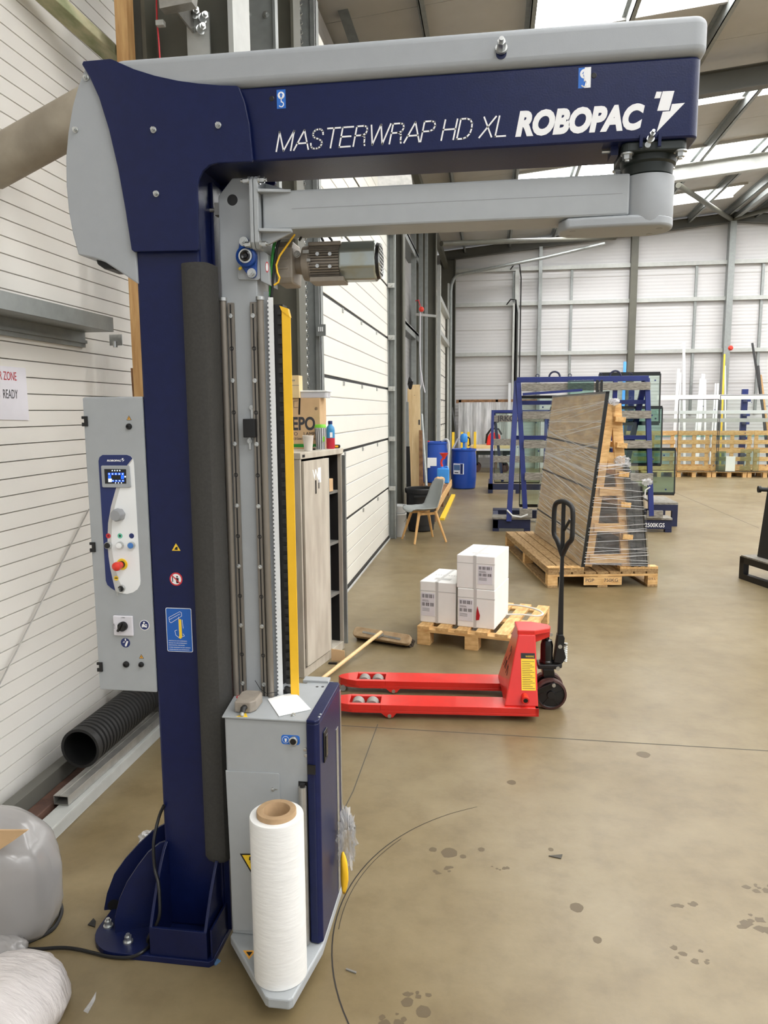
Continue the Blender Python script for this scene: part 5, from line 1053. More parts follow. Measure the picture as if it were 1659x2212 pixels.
MB().cyl(rot @ (hb - tl), rot @ (he - tl), .0135, n=14).build('handle', 'handle_wood', br_, smooth=1)
p = G(731, 1427); cb = tag(MB().prism([(-.05, 0), (.05, 0), (.045, .075), (-.05, .085)], 'Y', -.004, .004).build('cardboard_scrap', 'cardboard', None), 'folded cardboard scrap standing on the floor by the cabinet foot', 'cardboard'); cb.location = (p.x, p.y, 0)
p = G(719, 1434); cb = tag(MB().box(-.03, .03, -.012, .012, 0, .01).build('black_offcut', 'black', None), 'little black offcut on the floor beside the cardboard scrap', 'offcut'); cb.location = p
# ================================================================== red hand pallet truck
pt_ = thing('pallet_truck', 'red hand pallet truck with black tiller parked on the floor', 'pallet truck', (.26, 4.36, 0), .07)
for s in (-1, 1):
    yc_ = s * .19; o8 = [(-.0, yc_ - .08), (-.0, yc_ + .08), (-1.06, yc_ + .08), (-1.14, yc_ + .06), (-1.185, yc_ + .03), (-1.2, yc_), (-1.185, yc_ - .03), (-1.14, yc_ - .06), (-1.06, yc_ - .08)]
    hx0, hx1 = -1.08, -.90; hy = .05
    fk = MB()
    # side skirts and top frame with a roller window
    out = [(x, y) for x, y in o8]; fk.prism(out, 'Z', .034, .050)
    # deck in pieces round the window
    fk.box(hx1, 0, yc_ - .08, yc_ + .08, .050, .083); fk.box(hx0, hx1, yc_ - .08, yc_ - hy, .050, .083); fk.box(hx0, hx1, yc_ + hy, yc_ + .08, .050, .083)
    fk.prism([(hx0, yc_ - .08), (hx0, yc_ + .08), (-1.14, yc_ + .06), (-1.185, yc_ + .03), (-1.2, yc_), (-1.185, yc_ - .03), (-1.14, yc_ - .06)], 'Z', .050, .083)
    f_ = fk.build('fork', 'red_paint', pt_, bevel=.002)
    MB().prism(rrect(hx0 + .004, hx1 - .004, yc_ - hy + .003, yc_ + hy - .003, .012), 'Z', .0502, .0515).build('roller_window', 'red_dark', f_)
    for xr in (-1.035, -.95): MB().cyl((xr, yc_ - .035, .052), (xr, yc_ + .035, .052), .037, n=22).build('load_roller', 'roller', f_, smooth=1)
    MB().prism([(-.90, .04), (-.80, .04), (-.825, .01), (-.845, .005), (-.865, .01)], 'Y', yc_ - .079, yc_ - .072).build('roller_bracket', 'red_paint', f_, bevel=.001)
    MB().cyl((-.845, yc_ - .084, .018), (-.845, yc_ - .06, .018), .011, n=12).build('bracket_pin', 'zinc', f_)
    MB().cyl((-1.165, yc_ - .06, .022), (-1.165, yc_ + .06, .022), .018, n=12).build('entry_roller', 'galv', f_)
# heel tower
vb = [(-.19, -.245, .083), (-.0, -.245, .083), (-.0, .245, .083), (-.19, .245, .083)]; vt = [(-.105, -.10, .46), (-.005, -.10, .46), (-.005, .10, .46), (-.105, .10, .46)]
tw = MB().add(vb + vt, [(0, 3, 2, 1), (4, 5, 6, 7), (0, 1, 5, 4), (1, 2, 6, 5), (2, 3, 7, 6), (3, 0, 4, 7)]).build('tower', 'red_paint', pt_, bevel=.006)
MB().box(-.02, 0, -.27, .27, .035, .083).build('heel_beam', 'red_paint', tw, bevel=.002)
MB().prism([(-.108, -.095), (-.01, -.095), (.085, -.04), (.095, 0), (.085, .04), (-.01, .095), (-.108, .095)], 'Z', .455, .485).build('crown_plate', 'red_paint', tw, bevel=.006)
MB().prism([(.0, .455), (.09, .455), (.085, .43), (.0, .395)], 'Y', -.04, .04).build('crown_web', 'red_paint', tw, bevel=.003)
MB().cyl((.09, -.05, .45), (.09, -.062, .45), .01, n=10).build('crown_pin', 'zinc', tw)
# warning label on the slanted near side
e1 = Vector((0, .145, .377)).normalized(); nrm = Vector((0, -.933, .359))
def side(x, t): return Vector((x, -.245 + .145 * t, .083 + .377 * t)) + nrm * .0022
def sidequad(x0, x1, t0, t1, m, nm, k=0):
    c = [side(x0, t0), side(x1, t0), side(x1, t1), side(x0, t1)]; c = [q + nrm * k for q in c]; return MB().add(c + [q - nrm * .001 for q in c], [(0, 1, 2, 3), (7, 6, 5, 4), (0, 4, 5, 1), (1, 5, 6, 2), (2, 6, 7, 3), (3, 7, 4, 0)]).build(nm, m, tw)
sidequad(-.092, -.012, .22, .66, 'sticker_yellow', 'warning_label'); sidequad(-.092, -.012, .665, .74, 'black', 'warning_header')
Mw = Matrix((( 1, 0, 0, -.066), (0, e1.y, nrm.y, side(0, .68).y), (0, e1.z, nrm.z, side(0, .68).z), (0, 0, 0, 1))); Mw.translation += nrm * .0008
text('WARNING', .016, 'sticker_yellow', tw, Mw, ext=.0002, width=.048)
for k in range(16): sidequad(-.087, -.017 - .012 * (k % 3), .245 + k * .025, .251 + k * .025, 'brown_steel', 'warning_text', .0006)
MB().cyl((-.075, -.22, .135), (-.075, -.272, .128), .021, n=20).build('axle_tube', 'red_paint', tw, smooth=1); MB().cyl((-.075, -.26, .13), (-.075, -.2725, .1279), .013, n=16).build('eye_hole', 'black', tw)
ef = Vector((.085, 0, .377)).normalized(); nf = Vector((-.975, 0, .22))
Mf = Matrix(((0, ef.x, nf.x, -.19 + .085 * .25), (-1, 0, 0, .10), (0, ef.z, nf.z, .083 + .377 * .25), (0, 0, 0, 1))); Mf.translation += nf * .0005

for k, (a0, a1, y0, y1) in enumerate(((.30, .46, .10, .085), (.30, .44, .065, .05), (.32, .46, .03, .035), (.30, .45, -.005, -.02), (.31, .44, -.05, -.035), (.62, .72, .02, .012), (.60, .70, -.015, -.02), (.50, .58, .01, .0))):
    f0 = lambda t, y: Vector((-.19 + .085 * t, y * (1 - .5 * t) * 1.6, .083 + .377 * t)) + nf * .001
    MB().bar(f0(a0, y0), f0(a1, y1), .012, .001, nf).build('worn_lettering', 'black', tw)
# pump, steering and tiller
MB().lathe([(.042, .26), (.042, .275), (.037, .28), (.037, .37), (.030, .40), (.014, .405), (.014, .43)], (.075, 0, 0), 24).build('pump_cylinder', 'black_shine', pt_, smooth=1)
MB().prism([(.02, -.05), (.13, -.05), (.165, -.02), (.165, .02), (.13, .05), (.02, .05)], 'Z', .235, .262).build('pump_base', 'black', pt_, bevel=.005)
MB().prism([(.045, .235), (.115, .235), (.12, .2), (.105, .155), (.075, .15), (.05, .19)], 'Y', -.045, .045).build('steer_fork', 'black_shine', pt_, bevel=.005)
for s in (-1, 1):
    wy = s * .06; wh = MB().lathe([(.0, -.028), (.022, -.028), (.025, -.018), (.075, -.014), (.08, -.02), (.08, .02), (.075, .014), (.02, .02), (0, .02)], (.095, wy, .092), 32, 'Y').build('steer_wheel', 'wheel', pt_, smooth=1)
    MB().lathe([(.079, -.026), (.0905, -.023), (.092, 0), (.0905, .023), (.079, .026), (.079, -.026)], (.095, wy, .092), 36, 'Y').build('tyre', 'tyre', wh, smooth=1)
    for k in range(5): a_ = math.radians(18 + 72 * k); MB().bar((.095 + .025 * math.cos(a_), wy - .018, .092 + .025 * math.sin(a_)), (.095 + .076 * math.cos(a_), wy - .016, .092 + .076 * math.sin(a_)), .006, .006, (0, 1, 0)).build('spoke', 'wheel', wh)
MB().bar((-.0, -.095, .11), (.115, -.095, .165), .016, .03).build('push_rod', 'black_shine', pt_, bevel=.003)
MB().cyl((.105, -.112, .16), (.105, -.09, .16), .011, n=14).build('rod_pin', 'zinc', pt_)
MB().cyl((.135, -.056, .243), (.135, -.044, .243), .012, n=14).build('base_pin', 'zinc', pt_)
MB().prism([(.115, .27), (.165, .265), (.185, .30), (.17, .36), (.175, .42), (.165, .44), (.135, .44), (.125, .37)], 'Y', -.03, .03).build('tiller_bracket', 'black', pt_, bevel=.004)
MB().cyl((.148, -.036, .37), (.148, .036, .37), .012, n=14).build('tiller_pin', 'zinc', pt_)
mb = MB()
for k in range(9): mb.torus((.185, -.01, .275 + k * .011), .008, .003, 'Z', 10, 5)
mb.cyl((.185, -.01, .37), (.185, -.01, .385), .011, n=10); mb.build('return_spring', 'zinc', pt_)
MB().tube([(.125, -.02, .3), (.13, -.025, .36), (.135, -.03, .44)], .008, 8).build('release_rod', 'black', pt_)
MB().prism([(.135, .43), (.168, .43), (.160, .95), (.143, .95)], 'Y', -.014, .014).build('tiller_bar', 'black', pt_, bevel=.003)
hz = lambda a, z: Vector((.152 + .04 * a, -.08 * a, z))
lp = [hz(0, .91), hz(.55, .985), hz(.95, 1.02), hz(1.0, 1.08), hz(1.0, 1.16), hz(.85, 1.205), hz(.3, 1.225), hz(-.3, 1.225), hz(-.85, 1.205), hz(-1, 1.16), hz(-1, 1.08), hz(-.95, 1.02), hz(-.55, .985), hz(0, .91)]
MB().tube(smooth_pts(lp, 3), .0145, 10).build('grip_loop', 'black_rubber', pt_, smooth=1)
MB().bar((.152, 0, .90), (.152, 0, 1.22), .022, .022, (1, 0, 0)).build('grip_stem', 'black', pt_, bevel=.003); MB().bar(hz(.12, 1.06), hz(.75, 1.13), .012, .014).build('release_lever', 'black_shine', pt_, bevel=.002)
# ================================================================== low pallet with three white boxes
def pallet(t, W, D, nb, bw, along='y', m='pine_y', h=.144, skids=3, bottom=False):
    """open deck pallet in local coordinates, deck boards run along local y (or x)"""
    L_, N_ = (D, W) if along == 'y' else (W, D)
    def bxx(a0, a1, b0, b1, z0, z1, nm, mm): return (MB().box(b0, b1, a0, a1, z0, z1) if along == 'y' else MB().box(a0, a1, b0, b1, z0, z1)).build(nm, mm, t, bevel=.002)
    mx = 'pine' if along == 'y' else 'pine_y'; my_ = m
    first = bxx(0, L_, 0, bw, h - .022, h, 'deck_board', my_); pit = (N_ - bw) / (nb - 1)
    for i in range(1, nb): shared('deck_board', first, t, (i * pit, 0, 0) if along == 'y' else (0, i * pit, 0))
    for a0 in (0, L_ / 2 - .05, L_ - .1): bxx(a0, a0 + .1, 0, N_, h - .044, h - .022, 'stringer', mx)
    b0 = None; zl = .022 if bottom else 0
    for a0 in (0, L_ / 2 - .05, L_ - .1):
        for c0 in (0, N_ / 2 - .05, N_ - .1):
            if b0 is None: b0 = bxx(0, .1, 0, .1, zl, h - .044, 'block', mx)
            sh = shared('block', b0, t, (c0, a0, 0) if along == 'y' else (a0, c0, 0)) if (a0 or c0) else None
    if bottom:
        for c0 in (0, N_ / 2 - .05, N_ - .1): bxx(0, L_, c0, c0 + .1, 0, .022, 'base_board', my_)
pa = thing('pallet', 'low open wooden pallet carrying three white boxes', 'pallet', (-.545, 5.43, 0), -.235)
pallet(pa, .84, .92, 6, .094)
def carton(name, label, x, y, z, w, d, h, rz, lab):
    t = thing(name, label, 'box', (x, y, z), rz, 'white boxes on the low pallet')
    MB().box(0, w, 0, d, 0, h).build('carton', 'white_box', t, bevel=.006, seg=3)
    MB().box(w * .44, w * .52, -.0012, .0, .0, h).build('tape', 'tape_grey', t); MB().box(0, w, -.001, 0, h * .76, h * .78).build('fold_line', 'tape_grey', t)
    MB().box(w * .42, w * .5, 0, d, h, h + .0008).build('top_tape', 'tape_grey', t)
    lx = w * (.04 if lab == 0 else .56)
    MB().box(lx, lx + w * .38, -.0018, -.0004, h * .16, h * .72).build('address_label', 'paper_old', t)
    for zz, hh, nn in ((.60, .09, 15), (.40, .085, 13)):
        for k in range(nn):
            if k % 5 != 3: MB().box(lx + w * (.03 + .33 * k / nn), lx + w * (.03 + .33 * (k + .55) / nn), -.0024, -.0018, h * zz, h * (zz + hh)).build('barcode_bar', 'print_dark', t)
    for zz in (.54, .515, .34, .31, .28): MB().box(lx + w * .03, lx + w * (.2 + .1 * ((zz * 100) % 3) / 3), -.0024, -.0018, h * zz, h * zz + .003).build('label_text', 'print_grey', t)
    for k in range(9): MB().box(w * (.16 + .075 * k), w * (.205 + .075 * k), d * .5, d * .54, h, h + .0007).build('faint_print', 'tape_grey', t)
    MB().box(w * .3, w * .75, d * .18, d * .3, h, h + .0006).build('top_label', 'tape_grey', t)
    return t
carton('white_carton', 'white box on its own at the left end of the low pallet', -.535, 5.545, .1445, .285, .48, .32, -.235, 0)
cB_ = carton('white_carton', 'white box with a red tear, under the other white box', -.245, 5.455, .1445, .285, .47, .295, -.235, 0)
MB().prism([(.145, .06), (.17, .065), (.175, .10), (.165, .13), (.155, .17), (.148, .12)], 'Y', -.004, -.0015).build('red_tear', 'red_bit', cB_)
carton('white_carton', 'white box stacked on top of another white box', -.252, 5.46, .4405, .29, .47, .25, -.235, 1)
sp = [(.10, .02), (.35, .0), (.45, .04), (.5, .14), (.46, .25), (.3, .33), (.12, .36)]
spts = smooth_pts([Vector((.0 + a, 5.5 + b, .150 + .02 * math.sin(a * 5))) for a, b in ((.05, .28), (.25, .25), (.36, .22), (.41, .30), (.36, .42), (.24, .52), (.12, .57))])
tag(MB().tube(spts, .007, 6).build('strapping_loop', 'bucket_white', None, smooth=1), 'loop of white strapping curling over the low pallet edge', 'strap')
# ================================================================== glass pack on a timber A-frame pallet
ga = thing('loaded_pallet', 'wooden double pallet marked PGP 750KG under the wrapped glass pack', 'pallet', (.56, 7.38, 0), .165)
pallet(ga, 1.10, 2.3, 9, .11, 'y', 'pine_dark', .155, bottom=True)
for i, (x0, x1) in enumerate(((0, .36), (.72, 1.10))): MB().box(x0, x1, 0, 2.28, .156, .18).build('upper_board', 'pine_dark', ga, bevel=.002); MB().box(x0, x1, 0, .09, .181, .206).build('upper_end_board', 'pine_y', ga, bevel=.002)
for x0 in (.0, .12, .24): MB().box(x0, x0 + .11, .0, 2.28, .1815, .2).build('upper_slat', 'pine_dark', ga, bevel=.002)
text('PGP', .05, 'print_dark', ga, faceY((.375, -.0005, .055)), ext=.0003); text('750KG', .05, 'print_dark', ga, faceY((.56, -.0005, .055)), ext=.0003); MB().box(.36, .74, -.0004, .0, .024, .108).build('front_board', 'pine', ga); text('NVK L', .035, 'brown_steel', ga, faceY((1.0, -.0005, .07)), ext=.0003, width=.08)
Mg = Matrix.Translation((.56, 7.38, 0)) @ Matrix.Rotation(.165, 4, 'Z'); MgI = Mg.inverted()
gp = thing('glass_pack', 'tall leaning stack of glass panes wrapped in clear film on a timber A-frame', 'glass pack', (.56, 7.38, .207), .165)
Z0 = 0.0
x0b, x0t, zt_ = .33, .52, 1.72
def lean(x, z): return x + (x0t - x0b) * z / zt_
def slab(x0, x1, y0, y1, z0, z1, ln=lean): 
    return MB().add([(ln(x0, z0), y0, z0), (ln(x1, z0), y0, z0), (ln(x1, z0), y1, z0), (ln(x0, z0), y1, z0), (ln(x0, z1), y0, z1), (ln(x1, z1), y0, z1), (ln(x1, z1), y1, z1), (ln(x0, z1), y1, z1)], [(0, 3, 2, 1), (4, 5, 6, 7), (0, 1, 5, 4), (1, 2, 6, 5), (2, 3, 7, 6), (3, 0, 4, 7)])
slab(.336, .362, .012, 2.1, .002, zt_ - .02).build('glass_pane', 'pack_brown', gp, bevel=.002)
slab(.33, .366, .0, .014, .0, zt_).build('pane_edge', 'glass_edge', gp); slab(.33, .362, .0, 2.11, zt_ - .022, zt_).build('pane_edge', 'glass_edge', gp)
for z_ in (.28, .78, 1.18):
    mb = MB(); mb.add([(lean(.329, z_) , 0, z_), (lean(.329, z_), 0, z_ - .018), (lean(.329, z_), 2.1, z_ + .02), (lean(.329, z_), 2.1, z_ + .038)], [(0, 1, 2, 3)]); mb.build('strap', 'print_dark', gp, solid=.004)
slab(.3265, .328, -.004, 2.11, .0, zt_ - .01).build('film_skin', 'wrap', gp)
# timber frame
for y_ in (.06, 1.1, 2.0):
    MB().bar((.40, y_, .0), (.585, y_, 1.60), .045, .10, (1, 0, 0)).build('frame_leg', 'pine', gp, bevel=.002); MB().bar((.80, y_, .0), (.635, y_, 1.60), .045, .10, (1, 0, 0)).build('frame_leg', 'pine', gp, bevel=.002)
    MB().bar((.575, y_, 1.05), (.69, y_, 1.05), .03, .16).build('frame_rung', 'pine', gp, bevel=.002)
    for z_ in (.05, .36, .72): MB().bar((.41 + .1155 * z_, y_ - .04, z_ + .03), (.79 - .1 * z_, y_ - .04, z_ + .03), .02, .085).build('frame_rung', 'pine', gp, bevel=.002)
for z_ in (.30, .62, .92, 1.2, 1.45): MB().bar((.81 - .1 * z_, -.02, z_), (.81 - .1 * z_, 2.1, z_), .05, .10, (1, 0, -.1)).build('frame_rail', 'pine_y', gp, bevel=.002)
l2 = lambda x, z: x - .11 * z
for k in range(5): slab(.83 + k * .034, .857 + k * .034, -.01 + .02 * (k % 2), 1.6, .0, (1.02, .98, .84, .84, .80)[k], l2).build('dark_pane', 'glass_stack', gp, bevel=.002)
slab(1.003, 1.006, -.02, 1.62, 0, .82, l2).build('film_skin', 'wrap', gp)
mb = MB(); rnd = random.Random(5)
mb.grid(lambda u, v: Vector((lean(.36, v * 1.1) + u * (.62 - .25 * v) , -.015 - .008 * mnoise.noise(Vector((u * 6, v * 30, 2))), .02 + v * (1.0 - .0 * u))), 16, 60)
mb.build('film_front', 'wrap', gp, smooth=1)
mb = MB()
for k in range(30):
    z_ = .03 + 1.0 * rnd.random() + 0 * k + rnd.random() * .02; xa = lean(.345, z_); xb = 1.0 - .12 * z_ if z_ < .85 else .78; dz_ = rnd.uniform(-.05, .06); mb.bar((xa, -.022, z_), (xb, -.024, max(.01, z_ + dz_)), .0045, .001, (0, 1, 0))
mb.build('film_crease_glint', 'crease_glint', gp)['kind'] = 'stuff'  # whitish bars paint the bright highlights on the front film folds
mb = MB()
for k in range(80):
    z_ = .04 + 1.62 * rnd.random(); dz_ = rnd.uniform(.0, .32) if z_ < 1.15 else rnd.uniform(-.3, .02); z2 = min(1.66, max(.02, z_ + dz_)); mb.bar((lean(.3255, z_), -.004, z_), (lean(.3255, z2), 2.1, z2), rnd.choice((.003, .004, .007)), .001, (1, 0, 0))
mb.build('film_crease_glint', 'crease_glint', gp)['kind'] = 'stuff'  # same painted highlights along the creases of the long side
for (x_, z_, r_, sd) in ((.70, 1.05, .07, 3), (.95, .84, .05, 9), (.60, 1.62, .05, 12)): blob((x_, .0, z_), (r_, .03, r_ * .6), 24, .9, .7, 4, sd, flat=False).build('film_bunch', 'film', gp, smooth=1)
# ================================================================== blue glass racks
rk = thing('glass_rack', 'large blue steel A-frame glass rack with grey boards behind the wrapped pack', 'glass rack', (.3, 11.2, 0), world=True)
LT, RT = Vector((.36, 11.15, 2.19)), Vector((2.16, 11.15, 2.19))
MB().bar(LT + Vector((-.02, 0, 0)), RT + Vector((.02, 0, 0)), .07, .075).build('top_bar', 'rack_blue', rk, bevel=.004)
for T_, fx, bx_ in ((LT, .49, .25), (RT, 2.26, 2.06)):
    MB().bar(T_, (fx, 10.98, .24), .07, .06, (0, 1, 0)).build('frame_leg', 'rack_blue', rk, bevel=.004)
    MB().bar(T_ + Vector((-.02, .05, -.02)), (bx_ if T_ is LT else 1.98, 10.85 if T_ is LT else 12.1, .15 if T_ is LT else .25), .075, .075, (0, 1, 0)).build('frame_leg', 'rack_blue', rk, bevel=.004)
for z in (2.08, 1.68, 1.26, .80): 
    k = (2.19 - z) / 1.95; MB().box(.40 + .10 * k, 2.19 + .1 * k, 11.07 - .16 * k, 11.09 - .16 * k, z - .055, z + .055).build('board', 'grey_wood', rk, bevel=.003)
for z in (1.35, 1.86): MB().box(.3, 2.2, 11.25, 11.29, z - .03, z + .03).build('cross_bar', 'rack_blue', rk)
MB().bar((1.72, 11.1, 2.15), (1.74, 11.3, .9), .06, .06, (0, 1, 0)).build('frame_leg', 'rack_blue', rk, bevel=.004)
for x0, x1, y0 in ((.02, .56, 10.86), (2.05, 2.56, 11.02)):
    MB().box(x0, x1, y0, y0 + .10, .045, .18).build('skid_beam', 'rack_dark', rk, bevel=.004); MB().box(x0, x1, y0 + 1.2, y0 + 1.3, .045, .18).build('skid_beam', 'rack_dark', rk, bevel=.004)
    MB().box(x0, x0 + .08, y0, y0 + 1.3, .045, .17).build('skid_beam', 'rack_dark', rk, bevel=.004); MB().box(x0 - .01, x1, y0 - .02, y0 + .3, .181, .21).build('skid_board', 'grey_wood', rk, bevel=.003)
    for xx in (x0, x1 - .09): MB().box(xx, xx + .09, y0, y0 + .1, 0, .045).build('skid_foot', 'rack_dark', rk)
MB().box(.02, 2.56, 11.9, 12.0, .05, .18).build('skid_beam', 'rack_dark', rk, bevel=.004)
MB().box(.40, .58, 10.82, 10.86, .21, .34).build('chock', 'grey_wood', rk, bevel=.003); MB().box(2.2, 2.42, 10.96, 11.0, .21, .32).build('chock', 'grey_wood', rk, bevel=.003)
o = text('STL 2500KGS', .085, 'white_print', rk, faceY((2.06, 11.0185, .075)), ext=.0005, bold=.001, width=.40)
for u in (1198, 1329): p = onY(u, 812, 11.15); MB().torus((p.x, 11.15, 2.225), .075, .014, 'Y', 16, 6, 0, math.pi).build('lifting_ring', 'rack_dark', rk, smooth=1)
for u in (1161, 1231, 1297, 1362): p = onY(u, 815, 11.15); MB().torus((p.x, 11.15, 2.245), .022, .006, 'Y', 12, 5).build('small_ring', 'rack_dark', rk, smooth=1)
MB().tube([Vector((.22, 10.84, .32)), Vector((.3, 10.82, .24)), Vector((.42, 10.82, .22)), Vector((.52, 10.82, .26))], .014, 6).build('white_tie', 'bucket_white', rk, smooth=1)
MB().tube([Vector((2.22, 10.93, .66)), Vector((2.16, 10.93, .62)), Vector((2.15, 10.93, .5))], .012, 6).build('white_tie', 'bucket_white', rk, smooth=1)
MB().bar((.42, 11.0, 1.98), (1.25, 10.96, 2.03), .015, .035).build('blue_strap', 'rack_blue', rk)
# glass on the big rack
def pane(name, label, x0, x1, z0, z1, y0, tilt, m='glass', t=.02, group='panes on the blue racks'):
    th_ = thing(name, label, 'glass pane', (x0, y0, z0), group=group)
    def lx(z): return tilt * z
    h = z1 - z0; w = x1 - x0
    MB().add([(0, 0, 0), (w, 0, 0), (w, t, 0), (0, t, 0), (0, lx(h), h), (w, lx(h), h), (w, lx(h) + t, h), (0, lx(h) + t, h)], [(0, 3, 2, 1), (4, 5, 6, 7), (0, 1, 5, 4), (1, 2, 6, 5), (2, 3, 7, 6), (3, 0, 4, 7)]).build('glass', m, th_)
    e = .012
    for a, b in (((0, t / 2, 0), (w, t / 2, 0)), ((w, t / 2, 0), (w, lx(h) + t / 2, h)), ((0, lx(h) + t / 2, h), (w, lx(h) + t / 2, h)), ((0, t / 2, 0), (0, lx(h) + t / 2, h))): MB().bar(a, b, e, t + .006).build('spacer_edge', 'glass_edge', th_)
    for fx, fz in ((.92, .08), (.9, .85), (.5, .5), (.6, .9)): MB().box(w * fx, w * fx + .022, lx(h * fz) - .004, lx(h * fz), h * fz, h * fz + .022).build('corner_dot', 'dark_blue', th_)
    return th_
pane('glass_unit', 'pale green glass unit rising above the right end of the blue rack', 1.55, 2.42, 1.55, 2.27, 11.45, .08, 'glass', .05)
pane('glass_unit', 'wide glass unit wrapped in film at the middle right of the blue rack', .85, 2.45, .95, 1.78, 11.36, .08, 'glass_mid', .04)
pane('glass_unit', 'tall glass unit reaching past the right side of the blue rack, near the floor', .95, 2.70, .50, 1.16, 11.55, .08, 'glass_mid', .04)
pane('glass_unit', 'glass unit seen between the left legs of the blue rack', .42, .95, .30, 1.95, 11.5, .08, 'glass', .04)
for i, (x0, dx) in enumerate(((1.05, 0), (1.44, .05), (1.50, .05))):
    tag(MB().box(x0, x0 + (.36 if i == 0 else .035), 10.98 + .01 * i, 11.02, 1.955, 2.17).build('glass_offcut', 'glass_mid' if i == 0 else 'glass_edge', None, bevel=.002), ('small dark glass sample standing behind the top of the wrapped pack', 'black edged glass offcut beside the glass sample on top', 'narrow black glass offcut, last of the row above the pack')[i], 'glass pane')
for u, v in ((1372, 1160), ): 
    pass
dp = thing('dark_pallet', 'dark blue pallet skid on the floor right of the big blue rack', 'pallet', (2.55, 11.6, 0))
MB().box(-.15, .22, .0, .9, .33, .36).build('deck', 'grey_wood', dp); MB().box(-.15, .22, 0, .08, .24, .33).build('beam', 'rack_dark', dp); MB().box(.14, .22, 0, .08, 0, .24).build('leg', 'rack_dark', dp); MB().box(-.15, -.07, 0, .08, 0, .24).build('leg', 'rack_dark', dp); MB().box(.14, .22, .8, .88, 0, .33).build('leg', 'rack_dark', dp)
# second, smaller rack further back
r2 = thing('glass_rack', 'smaller blue glass rack with grey boards standing behind the big one', 'glass rack', (-.05, 16, 0), world=True)
for x in (-.02, 1.1):
    MB().bar((x, 16.0, .2), (x + .02, 16.25, 1.74), .06, .06, (0, 1, 0)).build('frame_leg', 'rack_blue', r2, bevel=.003); MB().bar((x + .25, 16.6, .2), (x + .04, 16.28, 1.74), .06, .06, (0, 1, 0)).build('frame_leg', 'rack_blue', r2, bevel=.003)
MB().box(-.03, 1.2, 16.22, 16.28, 1.70, 1.76).build('top_bar', 'rack_blue', r2)
for z in (1.58, 1.08, .72, .35): MB().box(-.03, 1.15, 15.97 + .16 * z, 15.99 + .16 * z, z - .07, z + .07).build('board', 'grey_wood', r2, bevel=.003)
text('JRKGO', .16, 'print_dark', r2, faceY((.09, 16.215, 1.53)), ext=.001, bold=.003, width=.50)
MB().box(-.08, 1.2, 15.95, 16.05, .08, .2).build('skid_beam', 'rack_dark', r2); MB().box(-.08, .02, 15.95, 17.2, .08, .2).build('skid_beam', 'rack_dark', r2)
for x in (-.08, .5, 1.1): MB().box(x, x + .1, 15.95, 16.05, 0, .08).build('skid_foot', 'rack_dark', r2)
pane('glass_unit', 'large clear pane leaning on the smaller blue rack', .05, 1.0, .22, 1.7, 16.1, .13, 'glass', .02)
# ================================================================== drums, jerrycan, bin, chair, boards
def drum(label, x, y, zf=0):
    t = thing('plastic_drum', label, 'drum', (x, y, zf), group='blue plastic drums')
    MB().lathe([(.24, 0), (.265, .02), (.27, .06), (.285, .25), (.288, .45), (.282, .68), (.27, .82), (.27, .85), (.282, .86), (.282, .895), (.268, .9), (.26, .885), (0, .885)], (0, 0, 0), 32).build('body', 'drum_blue', t, smooth=1)
    MB().lathe([(.035, .885), (.035, .91), (.03, .915), (0, .915)], (.14, .05, 0), 14).build('bung', 'drum_blue', t, smooth=1)
    return t
d_a = drum('blue plastic drum with a hand pump on top, nearest of the two drums', -.64, 16.98)
a_ = math.radians(-112); lbp = Matrix.Translation((.288 * math.cos(a_), .288 * math.sin(a_), 0)) @ Matrix.Rotation(a_ + math.pi / 2, 4, 'Z')
MB().box(-.12, .12, -.004, .03, .34, .58).xf(lbp).build('label', 'paper', d_a); MB().box(.05, .11, -.006, 0, .35, .57).xf(lbp).build('label_band', 'dark_blue', d_a); MB().box(-.11, .04, -.006, 0, .43, .55).xf(lbp).build('label_picture', 'blue_bit', d_a); MB().box(-.09, .0, -.006, 0, .365, .385).xf(lbp).build('label_text', 'print_dark', d_a)
d_b = drum('blue plastic drum by the wall, behind the boards', -1.26, 16.5, .18)
for dx in (-1.75, -1.6): MB().box(-.22 + (0 if dx == -1.75 else .14), -.08 + (0 if dx == -1.75 else .14), -.292, -.276, .38 - (.04 if dx == -1.75 else 0), .56).build('label', 'paper', d_b)
MB().lathe([(.035, .885), (.035, .92), (0, .92)], (-.15, -.05, 0), 14).build('red_bung', 'estop_red', d_b, smooth=1)
tag(MB().box(-1.56, -.96, 16.2, 16.8, 0, .179).build('drum_plinth', 'brown_wood', None), 'low wooden plinth under the drum by the wall', 'plinth')
pu = thing('hand_pump', 'light blue hand pump on the nearer drum', 'pump', (-.64, 16.98, .8855))
MB().lathe([(.06, 0), (.06, .03), (.025, .04), (.025, .15), (.075, .16), (.085, .2), (.085, .29), (.06, .34), (0, .36)], (0, 0, 0), 20).build('pump_body', 'jerry_blue', pu, smooth=1); MB().tube([(.08, 0, .28), (.13, 0, .24), (.14, 0, .1), (.1, 0, .08)], .018, 8).build('pump_handle', 'black', pu, smooth=1); MB().tube([(-.08, 0, .22), (-.12, 0, .25), (-.15, 0, .2), (-.25, 0, .02)], .02, 8).build('spout', 'bucket_white', pu, smooth=1)
tag(MB().tube(smooth_pts([Vector((-1.1, 16.45, 1.085)), Vector((-1.0, 16.4, 1.13)), Vector((-.945, 16.38, 1.02)), Vector((-.955, 16.35, .6)), Vector((-.955, 16.3, .03))]), .025, 8).build('suction_hose', 'bucket_white', None, smooth=1), 'pale hose hanging from the wall-side drum', 'hose')
